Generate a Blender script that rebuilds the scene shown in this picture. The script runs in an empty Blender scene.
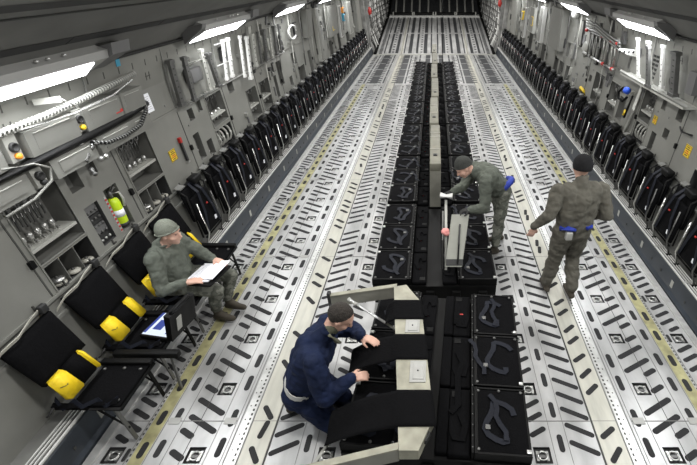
import bpy, bmesh, math, random
from mathutils import Vector, Matrix, Quaternion, noise
random.seed(7)
PI = math.pi
V = Vector
scn = bpy.context.scene
COL = scn.collection

# ------------------------------------------------------------------ materials
MATS = {}
def mat(name, col, rough=.6, metal=0., var=0., scale=8., bump=0., bscale=40., emis=None, estr=1., spec=.5, col2=None, thr=None, stretch=(1, 1, 1)):
    if name in MATS: return MATS[name]
    m = bpy.data.materials.new(name); m.use_nodes = True
    nt = m.node_tree; N = nt.nodes; L = nt.links
    b = N['Principled BSDF']
    c = (*col, 1)
    b.inputs['Base Color'].default_value = c
    b.inputs['Roughness'].default_value = rough
    b.inputs['Metallic'].default_value = metal
    b.inputs['Specular IOR Level'].default_value = spec
    if var or bump or col2:
        tc = N.new('ShaderNodeTexCoord')
        mp = N.new('ShaderNodeMapping'); mp.inputs['Scale'].default_value = stretch
        L.new(tc.outputs['Object'], mp.inputs['Vector'])
    if var or col2:
        n = N.new('ShaderNodeTexNoise'); n.inputs['Scale'].default_value = scale; n.inputs['Detail'].default_value = 6
        L.new(mp.outputs[0], n.inputs['Vector'])
        r = N.new('ShaderNodeValToRGB')
        L.new(n.outputs['Fac'], r.inputs['Fac'])
        if col2:
            t = thr or (.45, .55)
            r.color_ramp.elements[0].position = t[0]; r.color_ramp.elements[1].position = t[1]
            r.color_ramp.elements[0].color = c; r.color_ramp.elements[1].color = (*col2, 1)
        else:
            r.color_ramp.elements[0].position = .25; r.color_ramp.elements[1].position = .75
            r.color_ramp.elements[0].color = (*[max(0, x * (1 - var)) for x in col], 1)
            r.color_ramp.elements[1].color = (*[min(1, x * (1 + var)) for x in col], 1)
        L.new(r.outputs['Color'], b.inputs['Base Color'])
        if var:
            rr = N.new('ShaderNodeMapRange')
            rr.inputs['To Min'].default_value = max(.05, rough - .12); rr.inputs['To Max'].default_value = min(1, rough + .12)
            L.new(n.outputs['Fac'], rr.inputs['Value']); L.new(rr.outputs[0], b.inputs['Roughness'])
    if bump:
        n2 = N.new('ShaderNodeTexNoise'); n2.inputs['Scale'].default_value = bscale; n2.inputs['Detail'].default_value = 4
        L.new(mp.outputs[0], n2.inputs['Vector'])
        bp = N.new('ShaderNodeBump'); bp.inputs['Strength'].default_value = bump; bp.inputs['Distance'].default_value = .02
        L.new(n2.outputs['Fac'], bp.inputs['Height']); L.new(bp.outputs[0], b.inputs['Normal'])
    if emis:
        b.inputs['Emission Color'].default_value = (*emis, 1); b.inputs['Emission Strength'].default_value = estr
    MATS[name] = m
    return m

M = dict(
 floor=mat('floor_paint', (.46, .46, .455), .34, .3, .3, 3.0, .05, 30, stretch=(1.5, .5, 1)),
 cream=mat('cream_floor_strip', (.47, .46, .40), .42, .15, .2, 5, stretch=(3, .4, 1)),
 rail=mat('bright_metal_rail', (.58, .58, .56), .34, .5, .2, 12),
 seamd=mat('dark_joint', (.05, .05, .045), .7),
 seamg=mat('grey_joint', (.2, .2, .19), .6),
 grip=mat('black_grip_strip', (.017, .017, .018), .85, 0, .3, 60),
 yellow=mat('worn_yellow_stripe', (.36, .34, .18), .5, .1, .4, 9),
 rollr=mat('roller_tray_dark', (.05, .052, .055), .5, .3, .4, 10),
 bluegrey=mat('blue_grey_side_rail', (.032, .040, .052), .45, .2, .3, 6, stretch=(1, .3, 1)),
 ledge=mat('ledge_grey', (.15, .15, .14), .5, .1, .2, 8),
 wall=mat('wall_grey', (.185, .185, .168), .55, 0, .14, 3.0),
 wall2=mat('wall_upper', (.18, .18, .163), .6, 0, .16, 2.5),
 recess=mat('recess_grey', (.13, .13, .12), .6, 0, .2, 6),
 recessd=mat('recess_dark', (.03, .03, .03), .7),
 ceil=mat('ceiling_grey', (.12, .12, .112), .8, 0, .2, 3),
 stripe=mat('ceiling_dark_band', (.018, .018, .018), .8),
 aft=mat('aft_wall_grey', (.26, .26, .25), .5, .3, .5, 4),
 metal=mat('bare_metal', (.6, .6, .58), .3, .8, .1, 10),
 metald=mat('dull_metal', (.14, .14, .135), .45, .6, .2, 10),
 ltgrey=mat('light_grey_paint', (.38, .38, .35), .5, 0, .12, 6),
 boxg=mat('service_box_grey', (.165, .165, .15), .5, 0, .1, 5),
 black=mat('black_fabric', (.0035, .0035, .004), .9, 0, .3, 30, .25, 60, spec=.08),
 blackm=mat('black_frame', (.004, .004, .004), .55, 0, spec=.15),
 belt=mat('navy_belt', (.006, .0075, .0135), .6, 0, .3, 50, spec=.2),
 red=mat('red_paint', (.40, .02, .015), .5),
 yel=mat('yellow_fabric', (.85, .6, .01), .6, 0, .12, 14, .3, 25),
 yels=mat('yellow_sign', (.72, .5, .02), .5),
 ink=mat('black_ink', (.02, .02, .02), .6),
 lime=mat('lime_green_cylinder', (.55, .75, .02), .35),
 white=mat('white_paint', (.6, .6, .58), .5),
 paper=mat('white_paper', (.85, .86, .9), .7),
 pencil=mat('printed_grey', (.45, .46, .5), .7),
 spine=mat('cream_spine', (.17, .165, .13), .6, .05, .25, 7),
 beam=mat('cream_beam', (.31, .30, .235), .55, .1, .3, 9),
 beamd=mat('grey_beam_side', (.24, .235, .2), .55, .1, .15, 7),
 plac=mat('placard_grey', (.36, .36, .34), .5, .1, .1, 10),
 tan=mat('beige_flap', (.40, .39, .34), .7),
 blue=mat('blue_hose_cap', (.02, .08, .5), .4),
 cyan=mat('blue_tape', (.05, .3, .45), .5),
 housing=mat('lamp_housing', (.3, .3, .29), .5),
 housd=mat('vent_box_grey', (.12, .12, .12), .5),
 lamp=mat('lamp_diffuser', (.9, .9, .9), .5, emis=(.97, .99, 1), estr=9.),
 skin=mat('skin', (.56, .34, .26), .55, 0, .08, 10),
 sage=mat('sage_fleece', (.10, .11, .092), .92, 0, .2, 20, .4, 25, spec=.2),
 beanie=mat('sage_knit', (.16, .17, .14), .95, 0, .15, 80, .5, 120, spec=.2),
 beanied=mat('dark_knit', (.05, .052, .048), .95, 0, .15, 80, .5, 120, spec=.2),
 capb=mat('black_knit', (.012, .012, .013), .95, 0, .1, 80, .5, 120, spec=.2),
 camo=mat('digital_camouflage', (.19, .195, .165), .9, col2=(.10, .105, .088), thr=(.46, .52), scale=16, bump=.3, bscale=30, spec=.2),
 suit=mat('green_flight_suit', (.095, .09, .074), .9, 0, .2, 8, .4, 14, spec=.2),
 navy=mat('navy_coverall', (.006, .012, .038), .85, 0, .3, 8, .5, 16, spec=.25),
 olive=mat('olive_collar', (.11, .11, .075), .9),
 boot=mat('sage_boot', (.06, .06, .05), .8),
 bootd=mat('dark_boot', (.05, .042, .03), .8),
 hair=mat('dark_hair', (.022, .017, .013), .8, 0, .4, 60, .6, 90),
 glove=mat('black_glove', (.015, .015, .015), .8),
 webw=mat('white_web_belt', (.5, .5, .48), .7),
 royal=mat('royal_blue_cloth', (.01, .03, .28), .7),
 eye=mat('eye', (.03, .02, .02), .3),
 screen=mat('lit_screen', (.1, .1, .1), .2, emis=(.75, .85, 1), estr=.9),
 screenb=mat('screen_blue', (.02, .03, .1), .2, emis=(.05, .08, .35), estr=.6),
 pink=mat('pink_rag', (.75, .3, .28), .8),
 orange=mat('orange_knob', (.8, .3, .03), .5),
 green=mat('green_fitting', (.05, .3, .12), .5),
 knee=mat('grey_panel_paint', (.27, .275, .24), .5, .1, .12, 7),
)

# ------------------------------------------------------------------ mesh builder
def frame_of(d):
    d = V(d).normalized()
    a = V((0, 0, 1)) if abs(d.z) < .9 else V((1, 0, 0))
    x = d.cross(a).normalized(); y = x.cross(d).normalized()
    return x, y, d
class MB:
    def __init__(s): s.v = []; s.f = []; s.m = []; s.sm = []; s.mats = []; s.g = []
    def mi(s, m):
        if m is None: m = s.mats[0] if s.mats else M['wall']
        if m not in s.mats: s.mats.append(m)
        return s.mats.index(m)
    def add(s, vs, fs, m=None, smooth=False):
        o = len(s.v); k = s.mi(m)
        s.v += [tuple(v) for v in vs]
        for f in fs:
            s.f.append(tuple(i + o for i in f)); s.m.append(k); s.sm.append(smooth)
        s.g.append((o, len(s.v), len(s.f) - len(fs), len(s.f)))
        return s
    def hexa(s, p, m=None):   # p: 4 bottom, 4 top (same winding)
        return s.add(p, [(3, 2, 1, 0), (4, 5, 6, 7), (0, 1, 5, 4), (1, 2, 6, 5), (2, 3, 7, 6), (3, 0, 4, 7)], m)
    def box(s, a, b, m=None):
        (x0, y0, z0), (x1, y1, z1) = a, b
        return s.hexa([(x0, y0, z0), (x1, y0, z0), (x1, y1, z0), (x0, y1, z0), (x0, y0, z1), (x1, y0, z1), (x1, y1, z1), (x0, y1, z1)], m)
    def rbox(s, a, b, bev, m=None):   # box with bevelled edges
        bm = bmesh.new(); bmesh.ops.create_cube(bm, size=1)
        a = V(a); b = V(b)
        for v in bm.verts: v.co = V([(a[i] + b[i]) / 2 + v.co[i] * (b[i] - a[i]) for i in range(3)])
        bmesh.ops.bevel(bm, geom=bm.edges[:], offset=bev, segments=2, affect='EDGES', profile=.6)
        bm.verts.index_update()
        s.add([v.co[:] for v in bm.verts], [[v.index for v in f.verts] for f in bm.faces], m, True); bm.free(); return s
    def slab(s, p0, p1, wv, t, m=None, bev=0):  # slab from p0 to p1 (centre line), width vector wv, thickness t
        p0, p1, wv = V(p0), V(p1), V(wv); n = (p1 - p0).cross(wv).normalized() * t / 2; w = wv / 2
        return s.hexa([p0 - w - n, p0 + w - n, p1 + w - n, p1 - w - n, p0 - w + n, p0 + w + n, p1 + w + n, p1 - w + n], m)
    def tube(s, pts, r, m=None, n=8, cap=True, smooth=True):
        pts = [V(p) for p in pts]; k = len(pts)
        rs = r if isinstance(r, (list, tuple)) else [r] * k
        vs = []; fs = []
        px = None
        for i, p in enumerate(pts):
            d = (pts[min(i + 1, k - 1)] - pts[max(i - 1, 0)])
            if d.length < 1e-9: d = V((0, 0, 1))
            x, y, _ = frame_of(d)
            if px is not None:
                x = (px - d.normalized() * px.dot(d.normalized())).normalized(); y = d.normalized().cross(x)
            px = x
            for j in range(n):
                a = 2 * PI * j / n; vs.append(p + (x * math.cos(a) + y * math.sin(a)) * rs[i])
        for i in range(k - 1):
            for j in range(n):
                fs.append((i * n + j, i * n + (j + 1) % n, (i + 1) * n + (j + 1) % n, (i + 1) * n + j))
        if cap: fs += [tuple(range(n - 1, -1, -1)), tuple(range((k - 1) * n, k * n))]
        return s.add(vs, fs, m, smooth)
    def lathe(s, prof, c=(0, 0, 0), axis=(0, 0, 1), m=None, n=16):
        x, y, d = frame_of(axis); c = V(c); vs = []; fs = []
        for r, h in prof:
            for j in range(n):
                a = 2 * PI * j / n; vs.append(c + d * h + (x * math.cos(a) + y * math.sin(a)) * max(r, 1e-4))
        for i in range(len(prof) - 1):
            for j in range(n): fs.append((i * n + j, i * n + (j + 1) % n, (i + 1) * n + (j + 1) % n, (i + 1) * n + j))
        fs += [tuple(range(n - 1, -1, -1)), tuple(range((len(prof) - 1) * n, len(prof) * n))]
        return s.add(vs, fs, m, True)
    def prism(s, poly, off, m=None):  # poly of 3d points, extruded by off
        n = len(poly); off = V(off); vs = [V(p) for p in poly] + [V(p) + off for p in poly]
        fs = [tuple(range(n - 1, -1, -1)), tuple(range(n, 2 * n))] + [(i, (i + 1) % n, n + (i + 1) % n, n + i) for i in range(n)]
        return s.add(vs, fs, m)
    def ribbon(s, pts, w, t, m=None, wv=None):  # flat strap through points
        pts = [V(p) for p in pts]; vs = []; fs = []; k = len(pts)
        for i, p in enumerate(pts):
            d = pts[min(i + 1, k - 1)] - pts[max(i - 1, 0)]
            ww = V(wv) if wv is not None else d.cross(V((0, 0, 1)))
            if ww.length < 1e-6: ww = V((0, 1, 0))
            ww = ww.normalized() * w / 2; nn = d.cross(ww).normalized() * t / 2
            vs += [p - ww - nn, p + ww - nn, p + ww + nn, p - ww + nn]
        for i in range(k - 1):
            a = 4 * i; b = a + 4
            for j in range(4): fs.append((a + j, a + (j + 1) % 4, b + (j + 1) % 4, b + j))
        fs += [(3, 2, 1, 0), tuple(4 * (k - 1) + j for j in range(4))]
        return s.add(vs, fs, m, False)
    def each(s, name, parent=None):
        k = 0; out = []
        for (v0, v1, f0, f1) in s.g:
            c = MB(); c.mats = list(s.mats); c.v = s.v[v0:v1]; c.f = [tuple(i - v0 for i in f) for f in s.f[f0:f1]]; c.m = s.m[f0:f1]; c.sm = s.sm[f0:f1]
            out.append(c.build(name, parent=parent))
        return out
    def build(s, name, m=None, parent=None, fix=True):
        me = bpy.data.meshes.new(name)
        me.from_pydata(s.v, [], s.f)
        if m is not None and not s.mats: s.mats.append(m)
        if m is not None and len(s.mats) and s.mats[0] is M['wall'] and len(s.mats) == 1: s.mats[0] = m
        us = sorted(set(s.m)); s.mats = [s.mats[i] for i in us] if us else s.mats; s.m = [us.index(i) for i in s.m]
        for mm in s.mats: me.materials.append(mm)
        me.polygons.foreach_set('material_index', s.m); me.polygons.foreach_set('use_smooth', s.sm)
        if fix:
            bm = bmesh.new(); bm.from_mesh(me); bmesh.ops.recalc_face_normals(bm, faces=bm.faces[:]); bm.to_mesh(me); bm.free()
        me.update()
        o = bpy.data.objects.new(name, me); COL.objects.link(o)
        if parent: o.parent = parent
        return o
def tag(o, label=None, cat=None, group=None, kind=None):
    if label: o['label'] = label
    if cat: o['category'] = cat
    if group: o['group'] = group
    if kind: o['kind'] = kind
    return o
def empty(name, loc, rz=0, rot=None):
    o = bpy.data.objects.new(name, None); o.empty_display_size = .1; COL.objects.link(o); o.location = loc
    o.rotation_euler = rot if rot else (0, 0, rz); return o
def kids(o, pool): return [c for c in pool if c.parent is o]
def tree(o):
    ch = [c for c in bpy.data.objects if c.parent is o]
    return (o, [tree(c) for c in ch])
def dup_tree(t, parent=None):
    o, ch = t; c = o.copy(); COL.objects.link(c)
    if parent is not None: c.parent = parent
    for x in ch: dup_tree(x, c)
    return c
ORD = ['first', 'second', 'third', 'fourth', 'fifth', 'sixth', 'seventh', 'eighth', 'ninth', 'tenth', 'eleventh', 'twelfth', 'thirteenth', 'fourteenth', 'fifteenth', 'sixteenth', 'seventeenth', 'eighteenth', 'nineteenth', 'twentieth', 'twenty-first', 'twenty-second', 'twenty-third', 'twenty-fourth', 'twenty-fifth', 'twenty-sixth', 'twenty-seventh', 'twenty-eighth', 'twenty-ninth', 'thirtieth']

# ------------------------------------------------------------------ wall profile
PROF = [(.32, 3.02), (1.05, 3.064), (1.88, 3.114), (2.2, 3.13), (2.58, 3.07), (2.86, 2.68), (3.08, 2.22), (3.13, 2.06), (3.4, 1.5), (3.72, .7), (3.8, 0)]
def xw(h):
    if h <= PROF[0][0]: return PROF[0][1]
    for (h0, x0), (h1, x1) in zip(PROF, PROF[1:]):
        if h <= h1: return x0 + (x1 - x0) * (h - h0) / (h1 - h0)
    return 0
def W(s, y, h, d=0.):          # side (-1 left, +1 right), distance aft, height, distance out from the wall
    return V((s * (xw(h) - d), y, h))
def wbox(mb, s, y0, y1, h0, h1, d0, d1, m=None):
    return mb.hexa([W(s, y0, h0, d0), W(s, y1, h0, d0), W(s, y1, h0, d1), W(s, y0, h0, d1), W(s, y0, h1, d0), W(s, y1, h1, d0), W(s, y1, h1, d1), W(s, y0, h1, d1)], m)

HINGE = 20.3; RAMP_END = 26.3; RAMP_H = 1.02
# ------------------------------------------------------------------ floor
def stadium(mb, cx, cy, L, w, ang, z=.0, m=None):   # ang: direction of long axis from +x
    pts = []; r = w / 2; l = L / 2 - r; c, s_ = math.cos(ang), math.sin(ang)
    for k in range(6): a = -PI / 2 + PI * k / 5; pts.append((l + r * math.cos(a), r * math.sin(a)))
    for k in range(6): a = PI / 2 + PI * k / 5; pts.append((-l + r * math.cos(a), r * math.sin(a)))
    n = len(pts); vs = [(cx + x * c - y * s_, cy + x * s_ + y * c, z + .003) for x, y in pts]
    vb = [(p[0], p[1], z - .002) for p in vs]
    mb.add(vs + vb, [tuple(range(n))] + [(i, i + n, (i + 1) % n + n, (i + 1) % n) for i in range(n)], m)

RING_COLS = [.87, 1.925, 2.58]
RINGS = [(s * x, 1.9 + .628 * k) for k in range(-1, 29) for x in RING_COLS for s in (-1, 1)]
RINGS = [(x, y) for x, y in RINGS if y < 19.8]
def build_floor():
    # plate with real recesses where the rings sit: strips along Y, cut in cells
    xs = {-3.2, 3.2, -.65, .65, -1.355, 1.355}; R = .068
    holes_by_col = {}
    mb = MB()
    cols = sorted([-2.58, -1.925, -.87, .87, 1.925, 2.58])
    edges = [-3.3]
    for c in cols: edges += [c - R, c + R]
    edges.append(3.3)
    def quad(x0, x1, y0, y1, z=0, m=M['floor']): mb.add([(x0, y0, z), (x1, y0, z), (x1, y1, z), (x0, y1, z)], [(0, 1, 2, 3)], m)
    for i in range(len(edges) - 1):
        x0, x1 = edges[i], edges[i + 1]
        if i % 2 == 0: quad(x0, x1, -1.2, HINGE)
        else:
            c = (x0 + x1) / 2; y = -1.2
            for k in range(-1, 29):
                yc = 1.9 + .628 * k
                if yc > 19.8: break
                quad(x0, x1, y, yc - R); y = yc + R
                d = -.03; a, b = yc - R, yc + R
                mb.add([(x0, a, 0), (x1, a, 0), (x1, b, 0), (x0, b, 0), (x0, a, d), (x1, a, d), (x1, b, d), (x0, b, d)],
                       [(4, 5, 6, 7), (0, 1, 5, 4), (1, 2, 6, 5), (2, 3, 7, 6), (3, 0, 4, 7)], M['recessd'])
            quad(x0, x1, y, HINGE)
    fl = mb.build('floor', fix=False); tag(fl, kind='structure')
    # long strips
    st = MB()
    for s in (-1, 1):
        a, b = sorted((s * 1.362, s * 1.56)); st.box((a, .3, .0), (b, HINGE - .1, .004), M['cream'])
        a, b = sorted((s * 2.315, s * 2.425)); st.box((a, .3, 0), (b, 14.6, .003), M['yellow'])
        a, b = sorted((s * 2.69, s * 2.76)); st.box((a, .3, 0), (b, HINGE, .02), M['rail'])
    o = st.build('long_strips', parent=fl)
    rl = MB()
    for s in (-1, 1):
        a, b = sorted((s * 1.575, s * 1.655)); rl.box((a, .3, 0), (b, HINGE - .05, .006), M['rail'])
        y = .9
        while y < 15:
            a, b = sorted((s * 1.588, s * 1.604)); rl.box((a, y, .004), (b, y + .022, .0075), M['seamd'])
            if int(y / .045) % 3 == 0:
                a, b = sorted((s * 1.63, s * 1.64)); rl.box((a, y, .004), (b, y + .012, .0075), M['seamd'])
            y += .045
        y = .9
        while y < 12:     # fine holes along the inner edge of the yellow stripe
            a, b = sorted((s * 2.434, s * 2.446)); rl.box((a, y, .0), (b, y + .02, .003), M['seamd']); y += .045
    rl.build('lock_rail', parent=fl)
    jt = MB()
    for s in (-1, 1):
        for x, w, mm in ((1.352, .014, 'seamd'), (1.567, .008, 'seamg'), (1.672, .008, 'seamg'), (1.70, .004, 'seamg'), (1.83, .004, 'seamg'), (2.02, .004, 'seamd'), (2.165, .004, 'seamg'), (2.305, .006, 'seamg'), (1.1, .004, 'seamg'), (.97, .004, 'seamg'), (2.455, .006, 'seamg')):
            jt.box((s * x - w / 2, .3, 0), (s * x + w / 2, HINGE, .0035), M[mm])
        for k in range(8):
            y = 2.2 + 2.44 * k
            for a, b in ((.7, 1.34), (1.36, 1.56), (1.7, 2.3), (2.46, 2.68)):
                a, b = sorted((s * a, s * b)); jt.box((a, y - .003, 0), (b, y + .003, .0045), M['seamg'])
            for x in (1.76, 2.24):       # pale bolted splice plates
                jt.box((s * x - .05, y - .03, 0), (s * x + .05, y + .03, .006), M['plac'])
    jt.build('joint_lines', parent=fl)
    g = MB(); gm = M['grip']
    near_r = [(1.455, 3.292, 40), (1.455, 3.127, 38), (1.45, 2.89, 35), (1.455, 2.70, 40), (1.46, 2.52, 40), (1.455, 2.09, 35), (1.46, 1.9, 48)]
    for s in (-1, 1):
        k = 0
        for k in range(-2, 21):
            y0 = 1.9 + .628 * k
            if y0 > 14.2: break
            # inner panel: slanted bars
            for j in range(4):
                y = y0 + .06 + j * .157
                if (k * 4 + j) % 23 == 22: continue
                stadium(g, s * 1.225, y, .25, .045, s * -.46, m=gm)
            for off in (.10, .41): stadium(g, s * 1.04, y0 + off, .155, .046, PI / 2, m=gm)
            for off in (.2, .34, .47): stadium(g, s * .87, y0 + off, .16, .044, s * .5, m=gm)
            # outer panel
            for off in (.065, .33): stadium(g, s * 1.747, y0 + off, .17, .05, PI / 2, m=gm)
            for off, x0, x1 in ((0, 2.0, 2.14), (-.185, 1.84, 2.14), (-.355, 1.84, 2.14), (-.44, 2.01, 2.15)):
                L = (x1 - x0) * 1.12; stadium(g, s * (x0 + x1) / 2, y0 + off, L, .05, s * .5, m=gm)
            for off in (.055, .35): stadium(g, s * 2.235, y0 + off, .155, .05, PI / 2, m=gm)
            for off in (.02, .31): stadium(g, s * 2.365, y0 + off + .02, .14, .05, PI / 2, z=.003, m=gm)
            for off, x0, x1 in ((-.14, 2.48, 2.66), (-.26, 2.48, 2.66), (-.38, 2.48, 2.66), (-.49, 2.53, 2.66)):
                stadium(g, s * (x0 + x1) / 2, y0 + off, (x1 - x0) * 1.1, .045, s * .45, m=gm)
            stadium(g, s * 2.475, y0 + .0, .11, .03, PI / 2, m=gm)
        if s > 0: lst = list(near_r)
        else: lst = [(1.46, 2.28, -52), (1.445, 2.12, 80), (1.45, 1.9, -55), (1.455, 2.8, -50), (1.45, 3.2, -40), (1.455, 3.75, -48)]
        y = 3.55 if s > 0 else 4.05
        while y < 14.3:
            n = random.choice((1, 2, 2, 3)); ang = random.choice((38, 38, 45, 80)) * s
            for _ in range(n): lst.append((1.455, y, ang)); y += .17
            y += random.uniform(.12, .3)
        for x, y, a in lst: stadium(g, s * x, y, .17, .046, math.radians(a), z=.004, m=gm)
    g.build('grip_strips', parent=fl)
    # aft part of the floor: flipped roller trays, dark
    t = MB()
    for s in (-1, 1):
        for x, w in ((.28, .2), (1.2, .24), (2.08, .26), (1.75, .05), (2.4, .05), (1.0, .05), (.62, .06)):
            y = 14.75
            while y < HINGE - .3:
                L = min(1.05, HINGE - .15 - y)
                t.box((s * x - w / 2, y, 0), (s * x + w / 2, y + L, .008), M['rollr']); y += L + .12
        y = 14.8
        while y < HINGE - .2:
            for x in (2.25, 2.55, 1.9, .8, 1.46, 1.35): t.box((s * x - .06, y, 0), (s * x + .06, y + .1, .009), M['rollr'])
            y += .3
        t.box((s * 1.5 - .03, 14.7, .004), (s * 1.5 + .03, HINGE - .1, .012), M['cream'])
    t.build('roller_trays', parent=fl)
    h = MB(); h.box((-2.76, HINGE - .12, 0), (2.76, HINGE, .03), M['ltgrey'])
    h.build('hinge_strip', parent=fl)
    # rings: two clusters of nearest ones as separate parts
    rings = sorted(RINGS, key=lambda p: (p[1], abs(p[0])))
    def ringmesh(mb, x, y):
        z = -.012; R_ = .04
        mb.tube([(x + R_ * math.cos(a), y + R_ * .9 * math.sin(a), z + .004) for a in [2 * PI * i / 12 for i in range(13)]], .008, M['metal'], 6, False)
        mb.box((x - .05, y - .012, -.028), (x + .05, y + .012, -.014), M['metald'])
        mb.box((x - .05, y - .04, -.029), (x - .03, y + .04, -.008), M['metal']); mb.box((x + .03, y - .04, -.029), (x + .05, y + .04, -.008), M['metal'])
    vis = [r for r in rings if r[1] > 1.5]
    base = MB(); ringmesh(base, 0, 0); b0 = base.build('tie_down_ring', parent=fl)
    first = True; rest = MB()
    for i, (x, y) in enumerate(vis):
        if i < 95:
            o = b0 if i == 0 else b0.copy()
            if i: COL.objects.link(o); o.parent = fl
            o.location = (x, y, 0)
        else: ringmesh(rest, x, y)
    r = rest.build('tie_down_rings', parent=fl); r['kind'] = 'stuff'
    return fl
build_floor()

# ramp
def ramp():
    def P(x, t, z=0):  # t 0..1 up the ramp
        n = V((0, -RAMP_H, RAMP_END - HINGE)).normalized()
        return V((x * (1 - .035 * t), HINGE + (RAMP_END - HINGE) * t, RAMP_H * t)) + n * z
    mb = MB(); mb.hexa([P(-2.68, 0, -.2), P(2.68, 0, -.2), P(2.68, 1, -.2), P(-2.68, 1, -.2), P(-2.68, 0), P(2.68, 0), P(2.68, 1), P(-2.68, 1)], M['floor'])
    o = mb.build('floor_ramp'); tag(o, kind='structure')
    def strip(mb, x, w, t0, t1, z, m): mb.hexa([P(x - w / 2, t0, 0), P(x + w / 2, t0, 0), P(x + w / 2, t1, 0), P(x - w / 2, t1, 0), P(x - w / 2, t0, z), P(x + w / 2, t0, z), P(x + w / 2, t1, z), P(x - w / 2, t1, z)], m)
    d = MB()
    for s in (-1, 1):
        for x, w in ((.42, .16), (.80, .10), (1.12, .16), (1.72, .13), (2.05, .10), (1.38, .05), (2.28, .05), (.15, .06)):
            for k in range(2): strip(d, s * x, w, .03 + k * .49, .49 + k * .49, .01, M['rollr'])
        strip(d, s * 1.5, .1, .01, .99, .014, M['cream'])
        strip(d, s * 1.5, .03, .01, .99, .017, M['seamg'])
        for k in range(34):
            t0 = .02 + k * .0285
            strip(d, s * 2.45, .14, t0, t0 + .014, .012, M['rollr'])
            if k % 2: strip(d, s * 1.9, .1, t0, t0 + .014, .012, M['rollr']); strip(d, s * .6, .08, t0, t0 + .012, .012, M['rollr'])
    d.build('roller_trays', parent=o)
    e = MB(); strip(e, 0, 5.2, .96, 1., .09, M['white']); e.build('crest_strip', parent=o)
ramp()
# aft cargo door beyond the ramp and folded toes
mb = MB()
mb.hexa([(-2.9, RAMP_END, .7), (2.9, RAMP_END, .7), (2.9, RAMP_END + .3, .6), (-2.9, RAMP_END + .3, .6), (-2.9, 31, 3.7), (2.9, 31, 3.7), (2.9, 31.3, 3.6), (-2.9, 31.3, 3.6)], M['rollr'])
bk = mb.build('wall_back'); tag(bk, kind='structure')
mb = MB()
for x in (-2.2, -1.75, -1.3, -.85, -.35, .35, .85, 1.3, 1.75, 2.2):
    mb.slab((x, RAMP_END + .0, .78), (x, 31, 3.78), (.09, 0, 0), .06, M['ltgrey'])
mb.build('stringer', parent=bk)
for i, x in enumerate((-1.75, -.6, .6, 1.75)):
    t = empty('ramp_toe', (x, RAMP_END - .12, RAMP_H + .03))
    tag(t, ['black folded ramp toe at the left end of the ramp crest', 'black folded ramp toe left of centre on the ramp crest', 'black folded ramp toe right of centre on the ramp crest', 'black folded ramp toe at the right end of the ramp crest'][i], 'ramp toe', 'folded ramp toes')
    m1 = MB(); m1.rbox((-.5, .0, .03), (.5, .3, .17), .02, M['blackm']); m1.build('toe_plate', parent=t)
    m2 = MB(); m2.box((-.56, -.02, 0), (-.5, .16, .2), M['ltgrey']); m2.box((.5, -.02, 0), (.56, .16, .2), M['ltgrey']); m2.each('hinge_lug', t)

# ------------------------------------------------------------------ side walls
HOLES = {
 -1: [(1.6, 2.1, 1.34, 1.84), (2.64, 3.13, 1.34, 1.84), (2.64, 3.13, 1.06, 1.31), (3.22, 3.37, 1.67, 1.83), (3.24, 3.41, 1.12, 1.51), (3.48, 3.58, 1.72, 1.84), (3.52, 3.70, 1.11, 1.55),
      (3.90, 4.39, 1.35, 1.84), (3.90, 4.39, 1.06, 1.32), (5.2, 5.35, 1.16, 1.5), (5.27, 5.4, 1.66, 1.8), (5.45, 5.6, 1.12, 1.33), (5.52, 5.64, 1.7, 1.84), (5.76, 6.24, 1.42, 1.82), (5.76, 6.24, 1.05, 1.36),
      (6.5, 6.7, 1.7, 1.84), (7.05, 7.47, 1.13, 1.6), (7.65, 8.12, 1.13, 1.6), (8.4, 8.55, 1.15, 1.55), (8.7, 8.95, 1.3, 1.75), (9.3, 9.5, 1.15, 1.35), (9.7, 10.0, 1.5, 1.75), (10.0, 10.5, 1.05, 1.4), (11., 11.25, 1.1, 1.6),
      (12.1, 12.5, 1.0, 1.6), (13.3, 13.7, 1.1, 1.5), (14.6, 14.9, 1.0, 1.7), (16, 16.5, 1.0, 1.4)],
 1: [(3.0, 3.4, 1.1, 1.6), (4.35, 4.6, .98, 1.3), (5.38, 5.52, 1.37, 1.5), (5.66, 5.80, 1.1, 1.36), (5.2, 5.36, 1.66, 1.82), (5.66, 5.78, 1.68, 1.84), (5.95, 6.32, 1.4, 1.82), (5.95, 6.32, 1.06, 1.35), (6.85, 7.1, 1.16, 1.52), (7.2, 7.6, 1.14, 1.65), (7.96, 8.42, 1.13, 1.64),
     (8.6, 8.75, 1.4, 1.52), (8.8, 9.0, 1.05, 1.2), (10.0, 10.35, 1.05, 1.4), (10.6, 10.95, 1.05, 1.4), (10.4, 10.6, 1.55, 1.85), (11.1, 11.45, 1.02, 1.4), (12.6, 13.0, 1.0, 1.5), (13.4, 13.6, 1.2, 1.7), (14.4, 14.9, 1.0, 1.6), (16, 16.5, 1.0, 1.4)]}
Y0, Y1 = -1.5, HINGE - .1
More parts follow.
